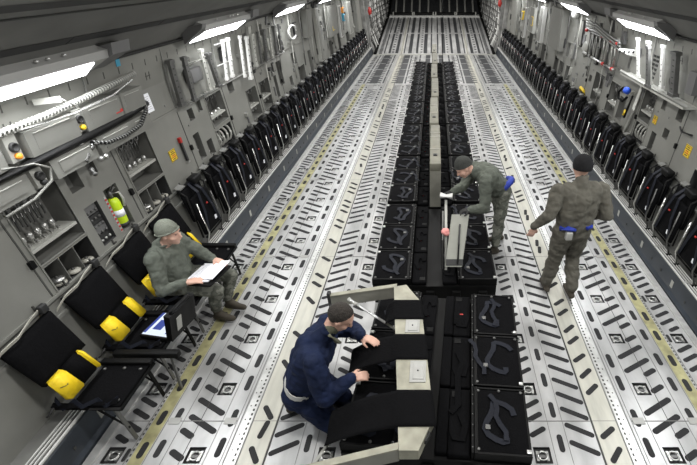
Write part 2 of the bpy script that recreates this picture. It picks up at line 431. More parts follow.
def side_wall(s):
    mb = MB(); hl = HOLES[s]
    ys = sorted({Y0, Y1} | {v for h in hl for v in h[:2]}); zs = sorted({.32, 1.05, 1.88} | {v for h in hl for v in h[2:]} | {.7})
    for i in range(len(ys) - 1):
        for j in range(len(zs) - 1):
            yc, zc = (ys[i] + ys[i + 1]) / 2, (zs[j] + zs[j + 1]) / 2
            if any(a < yc < b and c < zc < d for a, b, c, d in hl): continue
            mb.add([W(s, ys[i], zs[j]), W(s, ys[i + 1], zs[j]), W(s, ys[i + 1], zs[j + 1]), W(s, ys[i], zs[j + 1])], [(0, 1, 2, 3)], M['wall'])
    for a, b, c, d in hl:
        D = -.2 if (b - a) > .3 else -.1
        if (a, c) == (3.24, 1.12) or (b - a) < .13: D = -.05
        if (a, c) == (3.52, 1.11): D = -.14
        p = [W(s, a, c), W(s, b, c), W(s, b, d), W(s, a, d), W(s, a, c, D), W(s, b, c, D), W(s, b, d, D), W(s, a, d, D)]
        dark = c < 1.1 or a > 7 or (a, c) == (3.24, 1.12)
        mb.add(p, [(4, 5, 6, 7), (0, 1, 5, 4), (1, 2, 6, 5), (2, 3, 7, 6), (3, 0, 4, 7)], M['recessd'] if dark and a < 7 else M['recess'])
    # upper part
    for (h0, x0), (h1, x1), mm in ((PROF[2], PROF[3], 'wall2'), (PROF[3], PROF[4], 'wall2')):
        mb.add([W(s, Y0, h0), W(s, Y1, h0), W(s, Y1, h1), W(s, Y0, h1)], [(0, 1, 2, 3)], M[mm])
    # ends toward the ramp
    nm = 'wall_left' if s < 0 else 'wall_right'
    w = mb.build(nm, fix=False); tag(w, kind='structure')
    # rims of compartments
    rm = MB()
    for a, b, c, d in hl:
        if b - a < .3: continue
        t = .012
        wbox(rm, s, a - t, b + t, c - t, c, -.01, .012, M['wall2']); wbox(rm, s, a - t, b + t, d, d + t, -.01, .008, M['wall'])
        wbox(rm, s, a - t, a, c, d, -.01, .008, M['wall']); wbox(rm, s, b, b + t, c, d, -.01, .008, M['wall'])
    rm.build('compartment_rim', parent=w)
    sm = MB()
    for k in range(-2, 15):
        y = 2.58 + 1.244 * k
        if s > 0: y += .05
        wbox(sm, s, y - .006, y + .006, 1.08, 1.84, -.01, .004, M['seamd'])
        wbox(sm, s, y - .02, y + .02, 1.36, 1.42, 0, .025, M['blackm'])
        wbox(sm, s, y - .004, y + .004, 1.9, 2.55, -.01, .003, M['seamg'])
    wbox(sm, s, Y0, Y1, 1.035, 1.05, -.01, .006, M['seamd'])
    wbox(sm, s, Y0, Y1, 1.052, 1.075, -.01, .012, M['wall2'])
    wbox(sm, s, Y0, Y1, 1.865, 1.885, -.01, .016, M['wall2'])
    wbox(sm, s, Y0, 20, .9, .925, 0, .02, M['wall'])
    for k in range(60):      # punched slots in the upper panel
        y = 1.9 + .22 * k
        wbox(sm, s, y - .006, y + .006, 2.43, 2.49, -.005, .002, M['seamd'])
        if k % 4 == 1:
            for dy in (-.03, .03):
                wbox(sm, s, y + dy - .006, y + dy + .006, 2.28, 2.36, -.005, .002, M['seamd'])
            wbox(sm, s, y - .045, y + .045, 2.315, 2.325, -.005, .002, M['seamd'])
    for k in range(40):      # small brackets along the bottom of the compartments
        y = 2.4 + .31 * k
        wbox(sm, s, y, y + .012, 1.08, 1.13, 0, .012, M['seamd']); wbox(sm, s, y, y + .04, 1.08, 1.09, 0, .012, M['seamd'])
    sm.build('seam', parent=w)
    return w
WL = side_wall(-1); WR = side_wall(1)

for s, w_ in ((-1, WL), (1, WR)):
    rnd = random.Random(21 + s); d_ = MB()
    for k in range(150):
        y = rnd.uniform(6.5, 19.5); h = rnd.uniform(1.1, 2.5); a = rnd.uniform(.03, .16); c = rnd.uniform(.03, .2)
        if any(y < q[1] + .02 and y + a > q[0] - .02 and h < q[3] + .02 and h + c > q[2] - .02 for q in HOLES[s]): continue
        wbox(d_, s, y, y + a, h, h + c, -.004, rnd.choice((.008, .02, .05)), M[rnd.choice(('wall', 'wall2', 'housd', 'recessd', 'ltgrey', 'metald'))])
    for k in range(14):
        y = 8 + .85 * k; h0 = rnd.uniform(1.1, 1.6)
        d_.tube([W(s, y, h0, .03), W(s, y + .1, 2.0, .05), W(s, y, 2.55, .03)], .014, M['metald' if k % 2 else 'ltgrey'], 6)
    for k in range(30):
        y = 2.4 + .31 * k; h = rnd.choice((1.62, 1.9, 1.95, 2.2))
        if any(y < q[1] + .03 and y > q[0] - .03 and h < q[3] + .05 and h > q[2] - .05 for q in HOLES[s]): continue
        wbox(d_, s, y, y + .02, h, h + .02, -.004, .01, M['seamg'])
    o = d_.build('panel_fittings', parent=w_)
def baseboard(s):
    nm = 'baseboard_left' if s < 0 else 'baseboard_right'
    poly = [(2.775, 0), (2.765, .05), (2.785, .085), (2.785, .30), (2.80, .32), (3.06, .32), (3.06, .0)]
    mb = MB(); mb.prism([(s * x, -1.2, z) for x, z in poly], (0, HINGE + 1.2, 0), M['bluegrey'])
    o = mb.build(nm); tag(o, kind='structure')
    t = MB()
    t.box((min(s * 2.785, s * 3.03), -1.2, .318), (max(s * 2.785, s * 3.03), HINGE, .324), M['ledge'])
    for x, w in ((2.795, .016), (2.832, .009), (2.862, .009), (2.892, .009)):
        a, b = sorted((s * (x - w / 2), s * (x + w / 2)))
        t.box((a, -1.2, .32), (b, HINGE, .338), M['white'])
    for x in (2.815, 2.85, 2.88):
        a, b = sorted((s * (x - .009), s * (x + .009))); t.box((a, -1.2, .32), (b, HINGE, .327), M['seamd'])
    y = 1.5
    while y < 19:
        a, b = sorted((s * 2.785, s * 2.91)); t.box((a, y, .32), (b, y + .03, .34), M['rail']); y += .72
    t.build('seat_track', parent=o)
    p = MB(); y = 1.3
    while y < 19:
        x0 = s * 2.783; p.box((min(x0, x0 - s * .004), y, .13), (max(x0, x0 - s * .004), y + .05, .22), M['ltgrey'])
        for k in (.3, .55): p.box((min(x0, x0 - s * .005), y + k, .15), (max(x0, x0 - s * .005), y + k + .02, .18), M['seamd'])
        y += .84
    p.build('white_label', parent=o)
baseboard(-1); baseboard(1)

# ceiling
mb = MB()
full = [(s, i) for s in (-1, 1) for i in range(4, len(PROF) - 1)]
for s, i in full:
    (h0, x0), (h1, x1) = PROF[i], PROF[i + 1]
    mm = M['ceil']
    mb.add([(s * x0, Y0, h0), (s * x0, 32, h0), (s * x1, 32, h1), (s * x1, Y0, h1)], [(0, 1, 2, 3)], mm)
ce = mb.build('ceiling', fix=False); tag(ce, kind='structure')
tr = MB()
for s in (-1, 1):
    def cs(h0, h1, d=.008, y0=Y0, y1=20, m='stripe'):
        tr.hexa([W(s, y0, h0, -.01), W(s, y1, h0, -.01), W(s, y1, h0, d), W(s, y0, h0, d), W(s, y0, h1, -.01), W(s, y1, h1, -.01), W(s, y1, h1, d), W(s, y0, h1, d)], M[m])
    cs(2.57, 2.6, .03)
    y = Y0
    while y < 20:
        cs(2.835, 2.885, .012, y, y + 1.2); y += 1.21
    cs(3.075, 3.087, .01); cs(3.125, 3.16, .012)
o = tr.build('trim_1'); tag(o, kind='structure')

# front wall behind the camera, aft side structures
mb = MB(); mb.box((-3.2, -1.6, 0), (3.2, -1.5, 3.9), M['wall']); o = mb.build('wall_front'); tag(o, kind='structure')
for s in (-1, 1):
    mb = MB()
    st = [(HINGE - .1, 0.), (22, .12), (26, .3), (31.5, .45)]
    pr = [(-.1, 2.72), (.3, 2.78), (.9, 3.02), (1.8, 3.1), (2.58, 3.07)]
    for (ya, oa), (yb, ob) in zip(st, st[1:]):
        for (h0, x0), (h1, x1) in zip(pr, pr[1:]):
            mb.add([(s * (x0 - oa), ya, h0), (s * (x0 - ob), yb, h0), (s * (x1 - ob), yb, h1), (s * (x1 - oa), ya, h1)], [(0, 1, 2, 3)], M['aft'])
    w = mb.build('wall_aft_left' if s < 0 else 'wall_aft_right', fix=False); tag(w, kind='structure')
    cl = MB(); rnd = random.Random(3 + s)
    for k in range(26):     # frames and conduits on the aft side walls
        y = 20.6 + .38 * k; off = .12 * min(1, (y - 20.2) / 1.8) + .045 * max(0, y - 22)
        cl.tube([(s * (x - off - .05), y + rnd.uniform(-.25, .3) * i * .5, h) for i, (h, x) in enumerate(pr)], rnd.uniform(.015, .05), M['white'] if k % 3 else M['metald'], 5)
    for k in range(9):
        h = .5 + .22 * k; x = 3.0 + .02 * k
        cl.tube([(s * (x - .2), 20.5, h), (s * (x - .35), 23, h + .1), (s * (x - .5), 26, h + .1), (s * (x - .6), 30, h + .25)], .02, M['metald'] if k % 2 else M['metal'], 5)
    cl.build('frame_and_conduit', parent=w)
    # ribs at the hinge frame
    rb = MB()
    for y, t in ((19.85, .12), (20.25, .3)):
        rb.hexa([(s * 3.06, y, 0), (s * 3.06, y + .2, 0), (s * (2.84 - .0), y + .2, 0), (s * 2.84, y, 0), (s * 3.12, y, 2.6), (s * 3.12, y + .2, 2.6), (s * (3.12 - t), y + .2, 2.6), (s * (3.12 - t), y, 2.6)], M['aft'])
    rb.build('trim_2' if s < 0 else 'trim_3').__setitem__('kind', 'structure')
    # dark seal along the ramp edge
    sl = MB(); sl.tube([(s * 2.66, HINGE - .1, .06), (s * 2.62, 23, .55), (s * 2.54, 26.2, 1.1), (s * 2.4, 29, 2.6)], .07, M['blackm'], 8)
    o = sl.build('trim_4' if s < 0 else 'trim_5'); tag(o, kind='structure')
    # red fitting
    r = empty('fire_bottle', (s * 2.82, 20.35, 1.75 if s < 0 else 2.05))
    tag(r, 'small red fitting high on the frame %s of the ramp' % ('left' if s < 0 else 'right'), 'fitting')
    b = MB(); b.lathe([(.03, -.16), (.1, -.12), (.11, 0), (.1, .1), (.03, .15)], m=M['red']); b.build('bottle', parent=r)
    b = MB(); b.box((-.05, -.02, -.3), (.05, .06, -.15), M['metald']); b.build('bracket', parent=r)

# ------------------------------------------------------------------ light fixtures
LY = {-1: [-1.0, 2.3, 5.5, 8.75, 12.2, 15.6], 1: [-.9, 2.45, 5.75, 9.05, 12.7, 16.0]}
def fixture(s, y, lab):
    t = empty('light_fixture', (s * 2.86, y, 2.66)); tag(t, lab, 'light', 'side lamps along the upper %s wall' % ('left' if s < 0 else 'right'))
    L = 1.45
    def q(x, z): return (s * x, z)
    prof = [(.12, -.12), (.13, .06), (-.04, .12), (-.15, .08), (-.14, .02)]    # x out, z up
    mb = MB(); mb.prism([(s * a, 0, b) for a, b in prof], (0, L, 0), M['housing'])
    hs = mb.build('housing', parent=t)
    d = MB(); d.hexa([(s * .10, .02, -.120), (s * -.12, .06, .0), (s * -.12, L - .16, .0), (s * .10, L - .02, -.120), (s * .105, .02, -.105), (s * -.115, .06, .016), (s * -.115, L - .16, .016), (s * .105, L - .02, -.105)], M['lamp'])
    d.build('diffuser', parent=t)
    e = MB()
    e.prism([(s * .1, 0, -.12), (s * .1, 0, .06), (s * -.17, 0, .10), (s * -.15, 0, .05)], (0, -.1, 0), M['housd'])
    e.each('end_box', t); e = MB(); e.prism([(s * .1, L, -.1), (s * .1, L, .06), (s * -.2, L, .13), (s * -.18, L, .04)], (0, .24, 0), M['housd'])
    for k in range(5): e.box((s * -.12 - .05, L + .03 + .035 * k, .09), (s * -.12 + .05, L + .045 + .035 * k, .122), M['seamd'])
    e.build('end_box', parent=t)
    c = MB()
    for k in (.35, .75, .85, 1.0): c.lathe([(.016, 0), (.014, .012), (.004, .016)], (s * -.14, k, .105), (0, 0, 1), M['metal'], 8)
    c.each('screw', hs)
    return t
for s in (-1, 1):
    nm = 'left' if s < 0 else 'right'
    for i, y in enumerate(LY[s]):
        fixture(s, y, 'long lit lamp on the upper %s wall, %s from the front' % (nm, ORD[i]))
        ld = bpy.data.lights.new('lamp_tube', 'AREA'); ld.shape = 'RECTANGLE'; ld.size = .3; ld.size_y = 1.35
        ld.energy = 25 if i < 2 else 17; ld.color = (.96, .98, 1)
        lo = bpy.data.objects.new('lamp_tube', ld); COL.objects.link(lo)
        lo.location = (s * 2.80, y + .70, 2.565)
        # face down and toward the floor/wall
        lo.rotation_euler = (0, s * math.radians(26), 0)
# ceiling lamps of the bay (above the frame)
for k in range(7):
    for s in (-1, 1):
        y = 2.2 + 3.2 * k
        t = empty('ceiling_lamp', (s * .95, y, 3.62)); tag(t, 'round ceiling lamp of the bay roof, %s pair from the front on the %s' % (ORD[k], 'left' if s < 0 else 'right'), 'light', 'ceiling lamps')
        b = MB(); b.lathe([(.02, .05), (.2, .04), (.22, 0), (.2, -.04), (.17, -.045)], m=M['housing'], n=20); b.build('housing', parent=t)
        b = MB(); b.lathe([(.165, -.045), (.15, -.055), (.01, -.06)], m=M['lamp'], n=20); b.build('diffuser', parent=t)
        ld = bpy.data.lights.new('lamp_bulb', 'AREA'); ld.shape = 'DISK'; ld.size = .3; ld.energy = 42 if k in (0, 1, 2) else (26 if k < 5 else 75); ld.color = (1, .98, .95)
        lo = bpy.data.objects.new('lamp_bulb', ld); COL.objects.link(lo); lo.location = (s * .95, y, 3.54)

# ------------------------------------------------------------------ things on the walls
def sign(s, y, h, w, hh, lab, lines=5):
    t = empty('warning_sign', W(s, y, h, .004)); tag(t, lab, 'sign')
    o = W(s, y, h, .004)
    b = MB(); wbox(b, s, y - w / 2, y + w / 2, h - hh / 2, h + hh / 2, .001, .006, M['yels'])
    b.v = [tuple(V(v) - o) for v in b.v]; b.build('plate', parent=t)
    b = MB()
    for i in range(lines):
        hz = h + hh * (.32 - .64 * i / (lines - 1)); ww = w * (.34 if i % 2 else .26)
        wbox(b, s, y - ww, y + ww, hz - hh * .035, hz + hh * .035, .005, .0075, M['ink'] if i not in (2, 3) else M['red'])
    wbox(b, s, y - w * .47, y - w * .44, h - hh * .46, h + hh * .46, .005, .0075, M['ink']); wbox(b, s, y + w * .44, y + w * .47, h - hh * .46, h + hh * .46, .005, .0075, M['ink'])
    wbox(b, s, y - w * .47, y + w * .47, h + hh * .44, h + hh * .47, .005, .0075, M['ink']); wbox(b, s, y - w * .47, y + w * .47, h - hh * .47, h - hh * .44, .005, .0075, M['ink'])
    b.v = [tuple(V(v) - o) for v in b.v]; b.build('lettering', parent=t)
sign(-1, 4.68, 1.44, .13, .13, 'yellow warning sign on the left wall beside the chain compartment')
sign(1, 4.86, 1.42, .13, .15, 'yellow warning sign on the right wall, nearest the camera')
sign(1, 5.82, 1.51, .11, .11, 'smaller yellow warning sign on the right wall beside the cable reel compartment')

# chains and straps hanging in the compartments
def chain(s, y, htop, L, lab, grp, cat='chain', thick=1.):
    o = W(s, y, htop, -.08)
    t = empty('tie_down_chain', o); tag(t, lab, cat, grp)
    a = MB(); r = .009 * thick
    a.tube([(0, -.018, -.02), (0, -.02, -L * .55)], r, M['metald'], 6); a.tube([(0, .018, -.02), (0, .02, -L * .5)], r, M['metald'], 6)
    a.build('chain_run', parent=t)
    a = MB(); a.tube([(s * -.02 + .03 * math.cos(q) * 0, .03 * math.cos(q), -.01 + .03 * math.sin(q)) for q in [2 * PI * i / 10 for i in range(11)]], .010, M['metald'], 6, False); a.build('hook', parent=t)
    a = MB(); a.lathe([(.010, 0), (.022, .01), (.024, .04), (.012, .07), (.012, .09), (.022, .12), (.012, .13)], (s * -.02, 0, -L * .62), (0, .15, -1), M['metal'], 10); a.build('tensioner', parent=t)
    a = MB(); a.tube([(s * -.02, .0, -L * .75), (s * -.045, .02, -L * .86), (s * -.02, .03, -L)], .013, M['metal'], 6); a.build('handle', parent=t)
def comp_chains(s, y0, y1, htop, L, n, where):
    for i in range(n):
        y = y0 + (y1 - y0) * i / (n - 1)
        chain(s, y, htop, L, 'metal chain in the %s, %s from the front' % (where, ORD[i]), 'chains in the ' + where)
comp_chains(-1, 2.69, 2.98, 1.79, .36, 5, 'large compartment nearest the camera')
comp_chains(-1, 3.96, 4.3, 1.80, .34, 5, 'compartment behind the seated man')
comp_chains(-1, 5.82, 6.18, 1.78, .32, 4, 'left compartment above the coiled straps')
comp_chains(1, 6.0, 6.27, 1.78, .3, 4, 'right compartment above the coiled straps')
comp_chains(1, 7.26, 7.54, 1.6, .4, 3, 'bin below the folded litter')
comp_chains(1, 8.02, 8.36, 1.6, .4, 3, 'second bin below the folded litter')
comp_chains(-1, 7.12, 7.4, 1.56, .36, 3, 'dark left bin past the white poles')
comp_chains(-1, 7.72, 8.05, 1.56, .36, 3, 'second dark left bin past the white poles')
comp_chains(1, 10.07, 10.28, 1.36, .26, 2, 'small far right wall bin')
comp_chains(1, 10.67, 10.88, 1.36, .26, 2, 'next small far right wall bin')
# shelves and bars inside compartments
for s, y0, y1, h, lab in ((-1, 2.65, 3.12, 1.44, 'grey shelf bar across the large front compartment'), (-1, 3.91, 4.38, 1.5, 'grey shelf bar across the compartment behind the seated man'),
                      (-1, 5.77, 6.23, 1.52, 'grey shelf bar across the left compartment past the folded seats'), (1, 5.96, 6.31, 1.5, 'grey shelf bar across the right compartment above the cable reels'),
                      (1, 7.21, 7.59, 1.3, 'grey bar across the right bin below the litter'), (1, 7.97, 8.41, 1.3, 'grey bar across the second right bin below the litter'),
                      (-1, 7.06, 7.46, 1.3, 'grey bar across the dark left bin'), (-1, 7.66, 8.11, 1.3, 'grey bar across the second dark left bin')):
    b = MB(); wbox(b, s, y0, y1, h, h + .025, -.16, -.005, M['ltgrey']); tag(b.build('shelf_bar'), lab, 'shelf')
# divider plates + round feet in lower front compartments
for s, y0, y1, nm, n in ((-1, 2.64, 3.13, 'lowest compartment nearest the camera', 3), (-1, 3.9, 4.39, 'low compartment behind the seated man', 3)):
    for k in range(1, n):
        y = y0 + (y1 - y0) * k / n
        b = MB(); b.slab(W(s, y, 1.30, -.01), W(s, y + .02, 1.07, -.1), (0, .012, 0), .01, M['metal']); b.slab(W(s, y, 1.3, -.1), W(s, y, 1.07, -.1), (.0, .008, 0), .18, M['recess'])
        tag(b.build('divider'), '%s thin divider plate in the %s' % (ORD[k - 1], nm), 'divider')
    for k in range(n):
        y = y0 + (y1 - y0) * (k + .5) / n
        for j in range(2 if k == 0 else 1):
            t = empty('tie_down_ring_stack', W(s, y + .03, 1.068 + .035 * j, -.07)); tag(t, 'round metal fitting in the %s, %s bay%s' % (nm, ORD[k], ', on top' if j else ''), 'fitting', 'round fittings')
            b = MB(); b.lathe([(.03, 0), (.05, .003), (.052, .02), (.035, .03), (.015, .032)], m=M['metal'] if j else M['tan'], n=14); b.build('disc', parent=t)
            b = MB(); b.lathe([(.016, .03), (.012, .045), (.003, .05)], m=M['metald'], n=8); b.build('stud', parent=t)
# cable reels: arcs of hose in two compartments
def reels(s, y0, y1, h0, h1, nm, n=4):
    for i in range(n):
        y = y0 + (y1 - y0) * (i + .5) / n; R = (h1 - h0) * .42
        b = MB(); c = W(s, y, (h0 + h1) / 2, -.1)
        b.tube([c + V((s * -R * .6 * math.cos(a), R * .35 * math.cos(a + .5), R * math.sin(a))) for a in [2 * PI * k / 16 for k in range(17)]], .017, M['ltgrey'], 7, False)
        tag(b.build('coiled_strap'), 'pale coiled strap in the %s, %s coil' % (nm, ORD[i]), 'strap', 'coiled straps in the ' + nm)
reels(-1, 5.76, 6.24, 1.06, 1.36, 'low left compartment past the folded seats')
reels(1, 5.95, 6.32, 1.06, 1.35, 'low right compartment beside the small yellow sign')

# fire extinguisher
t = empty('fire_extinguisher', W(-1, 3.61, 1.14, -.05)); tag(t, 'lime green fire extinguisher in the recess behind the seated man', 'fire extinguisher')
b = MB(); b.lathe([(.03, 0), (.05, .01), (.055, .03), (.055, .24), (.045, .275), (.02, .29)], m=M['lime'], n=18); b.build('cylinder', parent=t)
b = MB(); b.lathe([(.0565, .10), (.0565, .17)], m=M['paper'], n=18); b.build('label', parent=t)
b = MB(); b.lathe([(.052, -.01), (.057, .0), (.057, .028)], m=M['ink'], n=18); b.build('foot_ring', parent=t)
b = MB(); b.lathe([(.02, .285), (.02, .34), (.01, .36)], m=M['metald'], n=10); b.tube([(0, 0, .33), (.02, .06, .38)], .009, M['metal'], 6); b.tube([(0, 0, .35), (.02, .05, .42)], .008, M['metal'], 6); b.build('valve', parent=t)
b = MB(); b.tube([(0, 0, .33), (.05, .05, .33), (.06, .06, .26), (.05, .05, .18)], .012, M['ltgrey'], 8); b.build('hose', parent=t)
# red and white marking strip beside the extinguisher recess
t = MB(); wbox(t, -1, 3.485, 3.51, 1.12, 1.5, 0, .004, M['plac'])
for k in range(9): wbox(t, -1, 3.487, 3.508, 1.13 + .041 * k, 1.148 + .041 * k, .004, .006, M['red'])
tag(t.build('marking_strip'), 'narrow red and white printed strip beside the fire extinguisher', 'sticker')
# electrical panel in narrow recess
t = empty('switch_panel', W(-1, 3.325, 1.3, -.03)); tag(t, 'black switch and socket panel in the narrow recess left of the fire extinguisher', 'panel')
o = V(t.location)
b = MB()
for k in range(4): wbox(b, -1, 3.25, 3.40, 1.13 + .095 * k, 1.215 + .095 * k, -.04, -.028, M['housd' if k % 2 else 'ink'])
b.v = [tuple(V(v) - o) for v in b.v]; b.build('module', parent=t)
b = MB()
for k in range(5):
    for j in range(3):
        b.lathe([(.012, 0), (.012, .012), (.004, .014)], W(-1, 3.275 + .05 * j, 1.16 + .07 * k, -.028) - o, (1, 0, 0), M['metal'] if k == 0 else M['metald'], 8)
b.build('socket', parent=t)
for s, y, h, nm in ((-1, 5.275, 1.33, 'dark socket panel in the tall left recess past the yellow sign'), (-1, 5.525, 1.22, 'dark socket panel in the short left recess past the yellow sign'), (1, 5.73, 1.23, 'dark socket panel in the tall right recess near the small yellow sign')):
    t = empty('switch_panel', W(s, y, h, -.07)); tag(t, nm, 'panel'); o = V(t.location)
    b = MB(); wbox(b, s, y - .055, y + .055, h - .09, h + .09, -.09, -.07, M['housd']); b.v = [tuple(V(v) - o) for v in b.v]; b.build('module', parent=t)
    b = MB()
    for k in range(4):
        for j in (-.025, .025): b.lathe([(.013, 0), (.013, .014), (.004, .016)], W(s, y + j, h - .065 + .043 * k, -.07) - o, (-s, 0, 0), M['metal'] if k == 0 else M['metald'], 8)
    b.build('socket', parent=t)
# dark red handled bar
t = empty('crowbar', W(-1, 4.885, 1.43, .02)); tag(t, 'narrow dark bar with red top on the left wall by the yellow sign', 'bar'); o = V(t.location)
b = MB(); wbox(b, -1, 4.87, 4.90, 1.28, 1.52, .004, .03, M['ink']); b.v = [tuple(V(v) - o) for v in b.v]; b.build('shaft', parent=t)
b = MB(); wbox(b, -1, 4.865, 4.905, 1.52, 1.58, .004, .035, M['red']); wbox(b, -1, 4.865, 4.905, 1.27, 1.29, .004, .035, M['metal']); b.v = [tuple(V(v) - o) for v in b.v]; b.each('handle', t)

# service boxes: two rows near the camera on the left wall
def sbox(y, h0, h1, row, i, L=.5):
    o = W(-1, y, h0, 0); t = empty('service_box', o)
    tag(t, 'grey service box in the %s row on the left wall, %s from the front' % (row, ORD[i]), 'service box', row + ' row of grey service boxes')
    b = MB(); wbox(b, -1, y, y + L, h0, h1, -.005, .16, M['boxg']); b.v = [tuple(V(v) - o) for v in b.v]; b.build('case', parent=t)
    b = MB(); wbox(b, -1, y + .07, y + L - .06, h0 + .035, h1 - .03, .16, .166, M['boxg']); wbox(b, -1, y + .07, y + L - .06, h1 - .03, h1 - .026, .16, .17, M['ltgrey']); b.v = [tuple(V(v) - o) for v in b.v]; b.build('cover', parent=t)
def oxy(y, h0, h1, lab, knob='orange'):
    o = W(-1, y, h0, 0); t = empty('regulator', o); tag(t, lab, 'regulator')
    b = MB(); wbox(b, -1, y, y + .10, h0, h1, -.005, .13, M['ltgrey']); b.v = [tuple(V(v) - o) for v in b.v]; b.build('plate', parent=t)
    b = MB(); b.lathe([(.035, 0), (.035, .025), (.026, .03), (.024, .02)], W(-1, y + .05, h0 + (h1 - h0) * .55, .13) - o, (1, 0, 0), M['ink'], 14); b.build('gauge', parent=t)
    b = MB(); b.lathe([(.022, 0), (.022, .03), (.015, .036)], W(-1, y + .05, h0 + (h1 - h0) * .2, .13) - o, (1, 0, 0), M[knob], 10); b.build('knob', parent=t)
for i, y in enumerate((2.22, 2.93, 3.52, 4.0)): sbox(y, 2.12, 2.31, 'upper', i, .5 if i < 3 else .36)
for i, y in enumerate((2.32, 3.02, 3.55, 4.02)): sbox(y, 1.9, 2.05, 'lower', i, .48 if i < 3 else .32)
oxy(2.79, 2.13, 2.32, 'regulator with orange knob between the first two upper service boxes')
oxy(3.46 - .02, 2.13, 2.32, 'regulator with yellow knob between the second and third upper service boxes', 'yels')
oxy(2.86, 1.9, 2.05, 'dark regulator between the first two lower service boxes', 'ink')
b = MB(); wbox(b, -1, 3.90, 4.0, 2.16, 2.2, .16, .168, M['red']); tag(b.build('red_tag'), 'small red tag on the last upper service box', 'tag')
def pipe(name, lab, pts, r, m, cat='pipe', n=10, rib=None):
    t = MB(); t.tube(pts, r, M[m], n); o = t.build(name); tag(o, lab, cat)
    if rib:
        b = MB(); ps = [V(p) for p in pts]
        for a, c in zip(ps, ps[1:]):
            k = max(1, int((c - a).length / .035))
            for i in range(k):
                p = a.lerp(c, (i + .5) / k); d = (c - a).normalized(); b.lathe([(r + .001, -.006), (r + .006, 0), (r + .001, .006)], p, d, M[rib], 8)
        b.build('rib', parent=o)
    return o
def Ws(s, *a): return [W(s, y, h, d) for y, h, d in a]
pipe('ribbed_hose', 'ribbed pale hose running along the top of the upper service boxes', Ws(-1, (1.9, 2.345, .15), (3.2, 2.36, .14), (3.6, 2.37, .12), (4.1, 2.40, .1), (4.45, 2.41, .06)), .022, 'metald', 'hose', 8, 'ltgrey')
pipe('black_duct', 'thick black hose between the two rows of service boxes', Ws(-1, (1.8, 2.085, .14), (2.9, 2.085, .15), (3.6, 2.09, .15), (4.1, 2.10, .14), (4.45, 2.11, .1)), .032, 'blackm', 'hose', 10)
pipe('hanging_cable', 'black cable loop hanging below the thick black hose', Ws(-1, (3.45, 2.05, .19), (3.6, 1.99, .2), (3.85, 1.97, .2), (4.1, 1.99, .2), (4.3, 2.07, .17), (4.4, 2.1, .12)), .016, 'blackm', 'cable', 8, 'metald')
pipe('thin_cable', 'thin grey cable sagging under the ribbed hose', Ws(-1, (2.9, 2.34, .18), (3.4, 2.31, .19), (3.9, 2.33, .18), (4.3, 2.38, .12)), .008, 'metal', 'cable', 6)
pipe('white_hoop', 'pale curved tube at the left edge above the front compartment', [W(-1, 2.62, 2.16, .22), W(-1, 2.86, 2.1, .2), W(-1, 2.98, 2.02, .18), W(-1, 2.94, 1.93, .18), W(-1, 2.75, 1.87, .17), W(-1, 2.5, 1.86, .17)], .010, 'boxg', 'tube', 8)
# tangled connectors under the boxes
t = empty('hose_connector', W(-1, 3.42, 1.95, .16)); tag(t, 'cluster of metal hose connectors where the black hoses meet', 'connector')
rnd = random.Random(5)
for k in range(6):
    b = MB(); c = V((rnd.uniform(-.03, .03), rnd.uniform(-.09, .09), rnd.uniform(-.12, .1)))
    b.lathe([(.01, -.03), (.018, -.028), (.018, 0), (.012, .005), (.012, .035), (.02, .04), (.02, .05)], c, (rnd.uniform(-1, 1), rnd.uniform(-1, 1), rnd.uniform(-1, 1)), M['metal'] if k % 2 else M['metald'], 8); b.build('coupling', parent=t)
# white bracket arm below the first lamp
t = empty('bracket_arm', W(-1, 3.25, 2.44, 0)); tag(t, 'white bracket arm sticking out below the nearest left lamp', 'bracket')
b = MB(); b.slab((.02, 0, .0), (.16, .1, .0), (0, .0, .04), .035, M['ltgrey']); b.build('arm', parent=t)
b = MB(); b.tube([(.15, .1, 0), (.2, .14, -.05), (.17, .2, -.09)], .012, M['ltgrey'], 6); b.build('hook', parent=t)
b = MB(); wbox(b, -1, 4.30, 4.36, 2.5, 2.57, 0, .005, M['cyan']); tag(b.build('blue_tape'), 'strip of light blue tape above the hoses on the left wall', 'tape')
b = MB(); wbox(b, -1, 4.55, 4.68, 1.97, 2.16, .0, .006, M['paper']); o = b.build('notice_sheet'); tag(o, 'white notice sheet on the left wall right of the service boxes', 'notice')
b = MB()
for k in range(7): wbox(b, -1, 4.565, 4.665 - .01 * (k % 3), 2.0 + .021 * k, 2.005 + .021 * k, .005, .0072, M['pencil'])
b.build('printed_lines', parent=o)

# frames, posts and racks on the upper walls
def post(s, y, h0, h1, d, r, m, lab, y1=None, cat='post'):
    b = MB(); a = W(s, y, h0, d); c = W(s, y if y1 is None else y1, h1, d)
    t = empty('stowed_post', a); tag(t, lab, cat)
    L = (c - a)
    b.slab((0, 0, 0), L, (0, r * 2.3, 0), r * 1.1, M[m]); b.build('channel', parent=t)
    b = MB()
    for q in (.0, .93): b.slab(L * q, L * (q + .07), (0, r * 2.9, 0), r * 1.7, M[m])
    b.each('collar', t)
    b = MB()
    for q in range(6): b.slab(L * (.15 + .13 * q), L * (.18 + .13 * q), (0, r * .9, 0), r * 1.14, M['seamd'])
    b.build('slot_row', parent=t)
post(-1, 5.12, 1.9, 2.42, .06, .035, 'metald', 'dark upright post at the near end of the left stowage rack')
post(-1, 5.32, 1.9, 2.42, .12, .03, 'metald', 'second dark upright post of the left stowage rack')
post(-1, 5.75, 1.93, 2.44, .12, .028, 'ltgrey', 'pale post standing in the middle of the left stowage rack')
post(-1, 5.95, 1.93, 2.38, .16, .034, 'metald', 'dark slanting post in the middle of the left stowage rack', 5.85)
post(-1, 6.35, 1.93, 2.46, .1, .022, 'white', 'thin white post past the middle of the left stowage rack', 6.45)
post(-1, 6.55, 1.93, 2.46, .1, .026, 'white', 'thicker white post past the middle of the left stowage rack', 6.62)
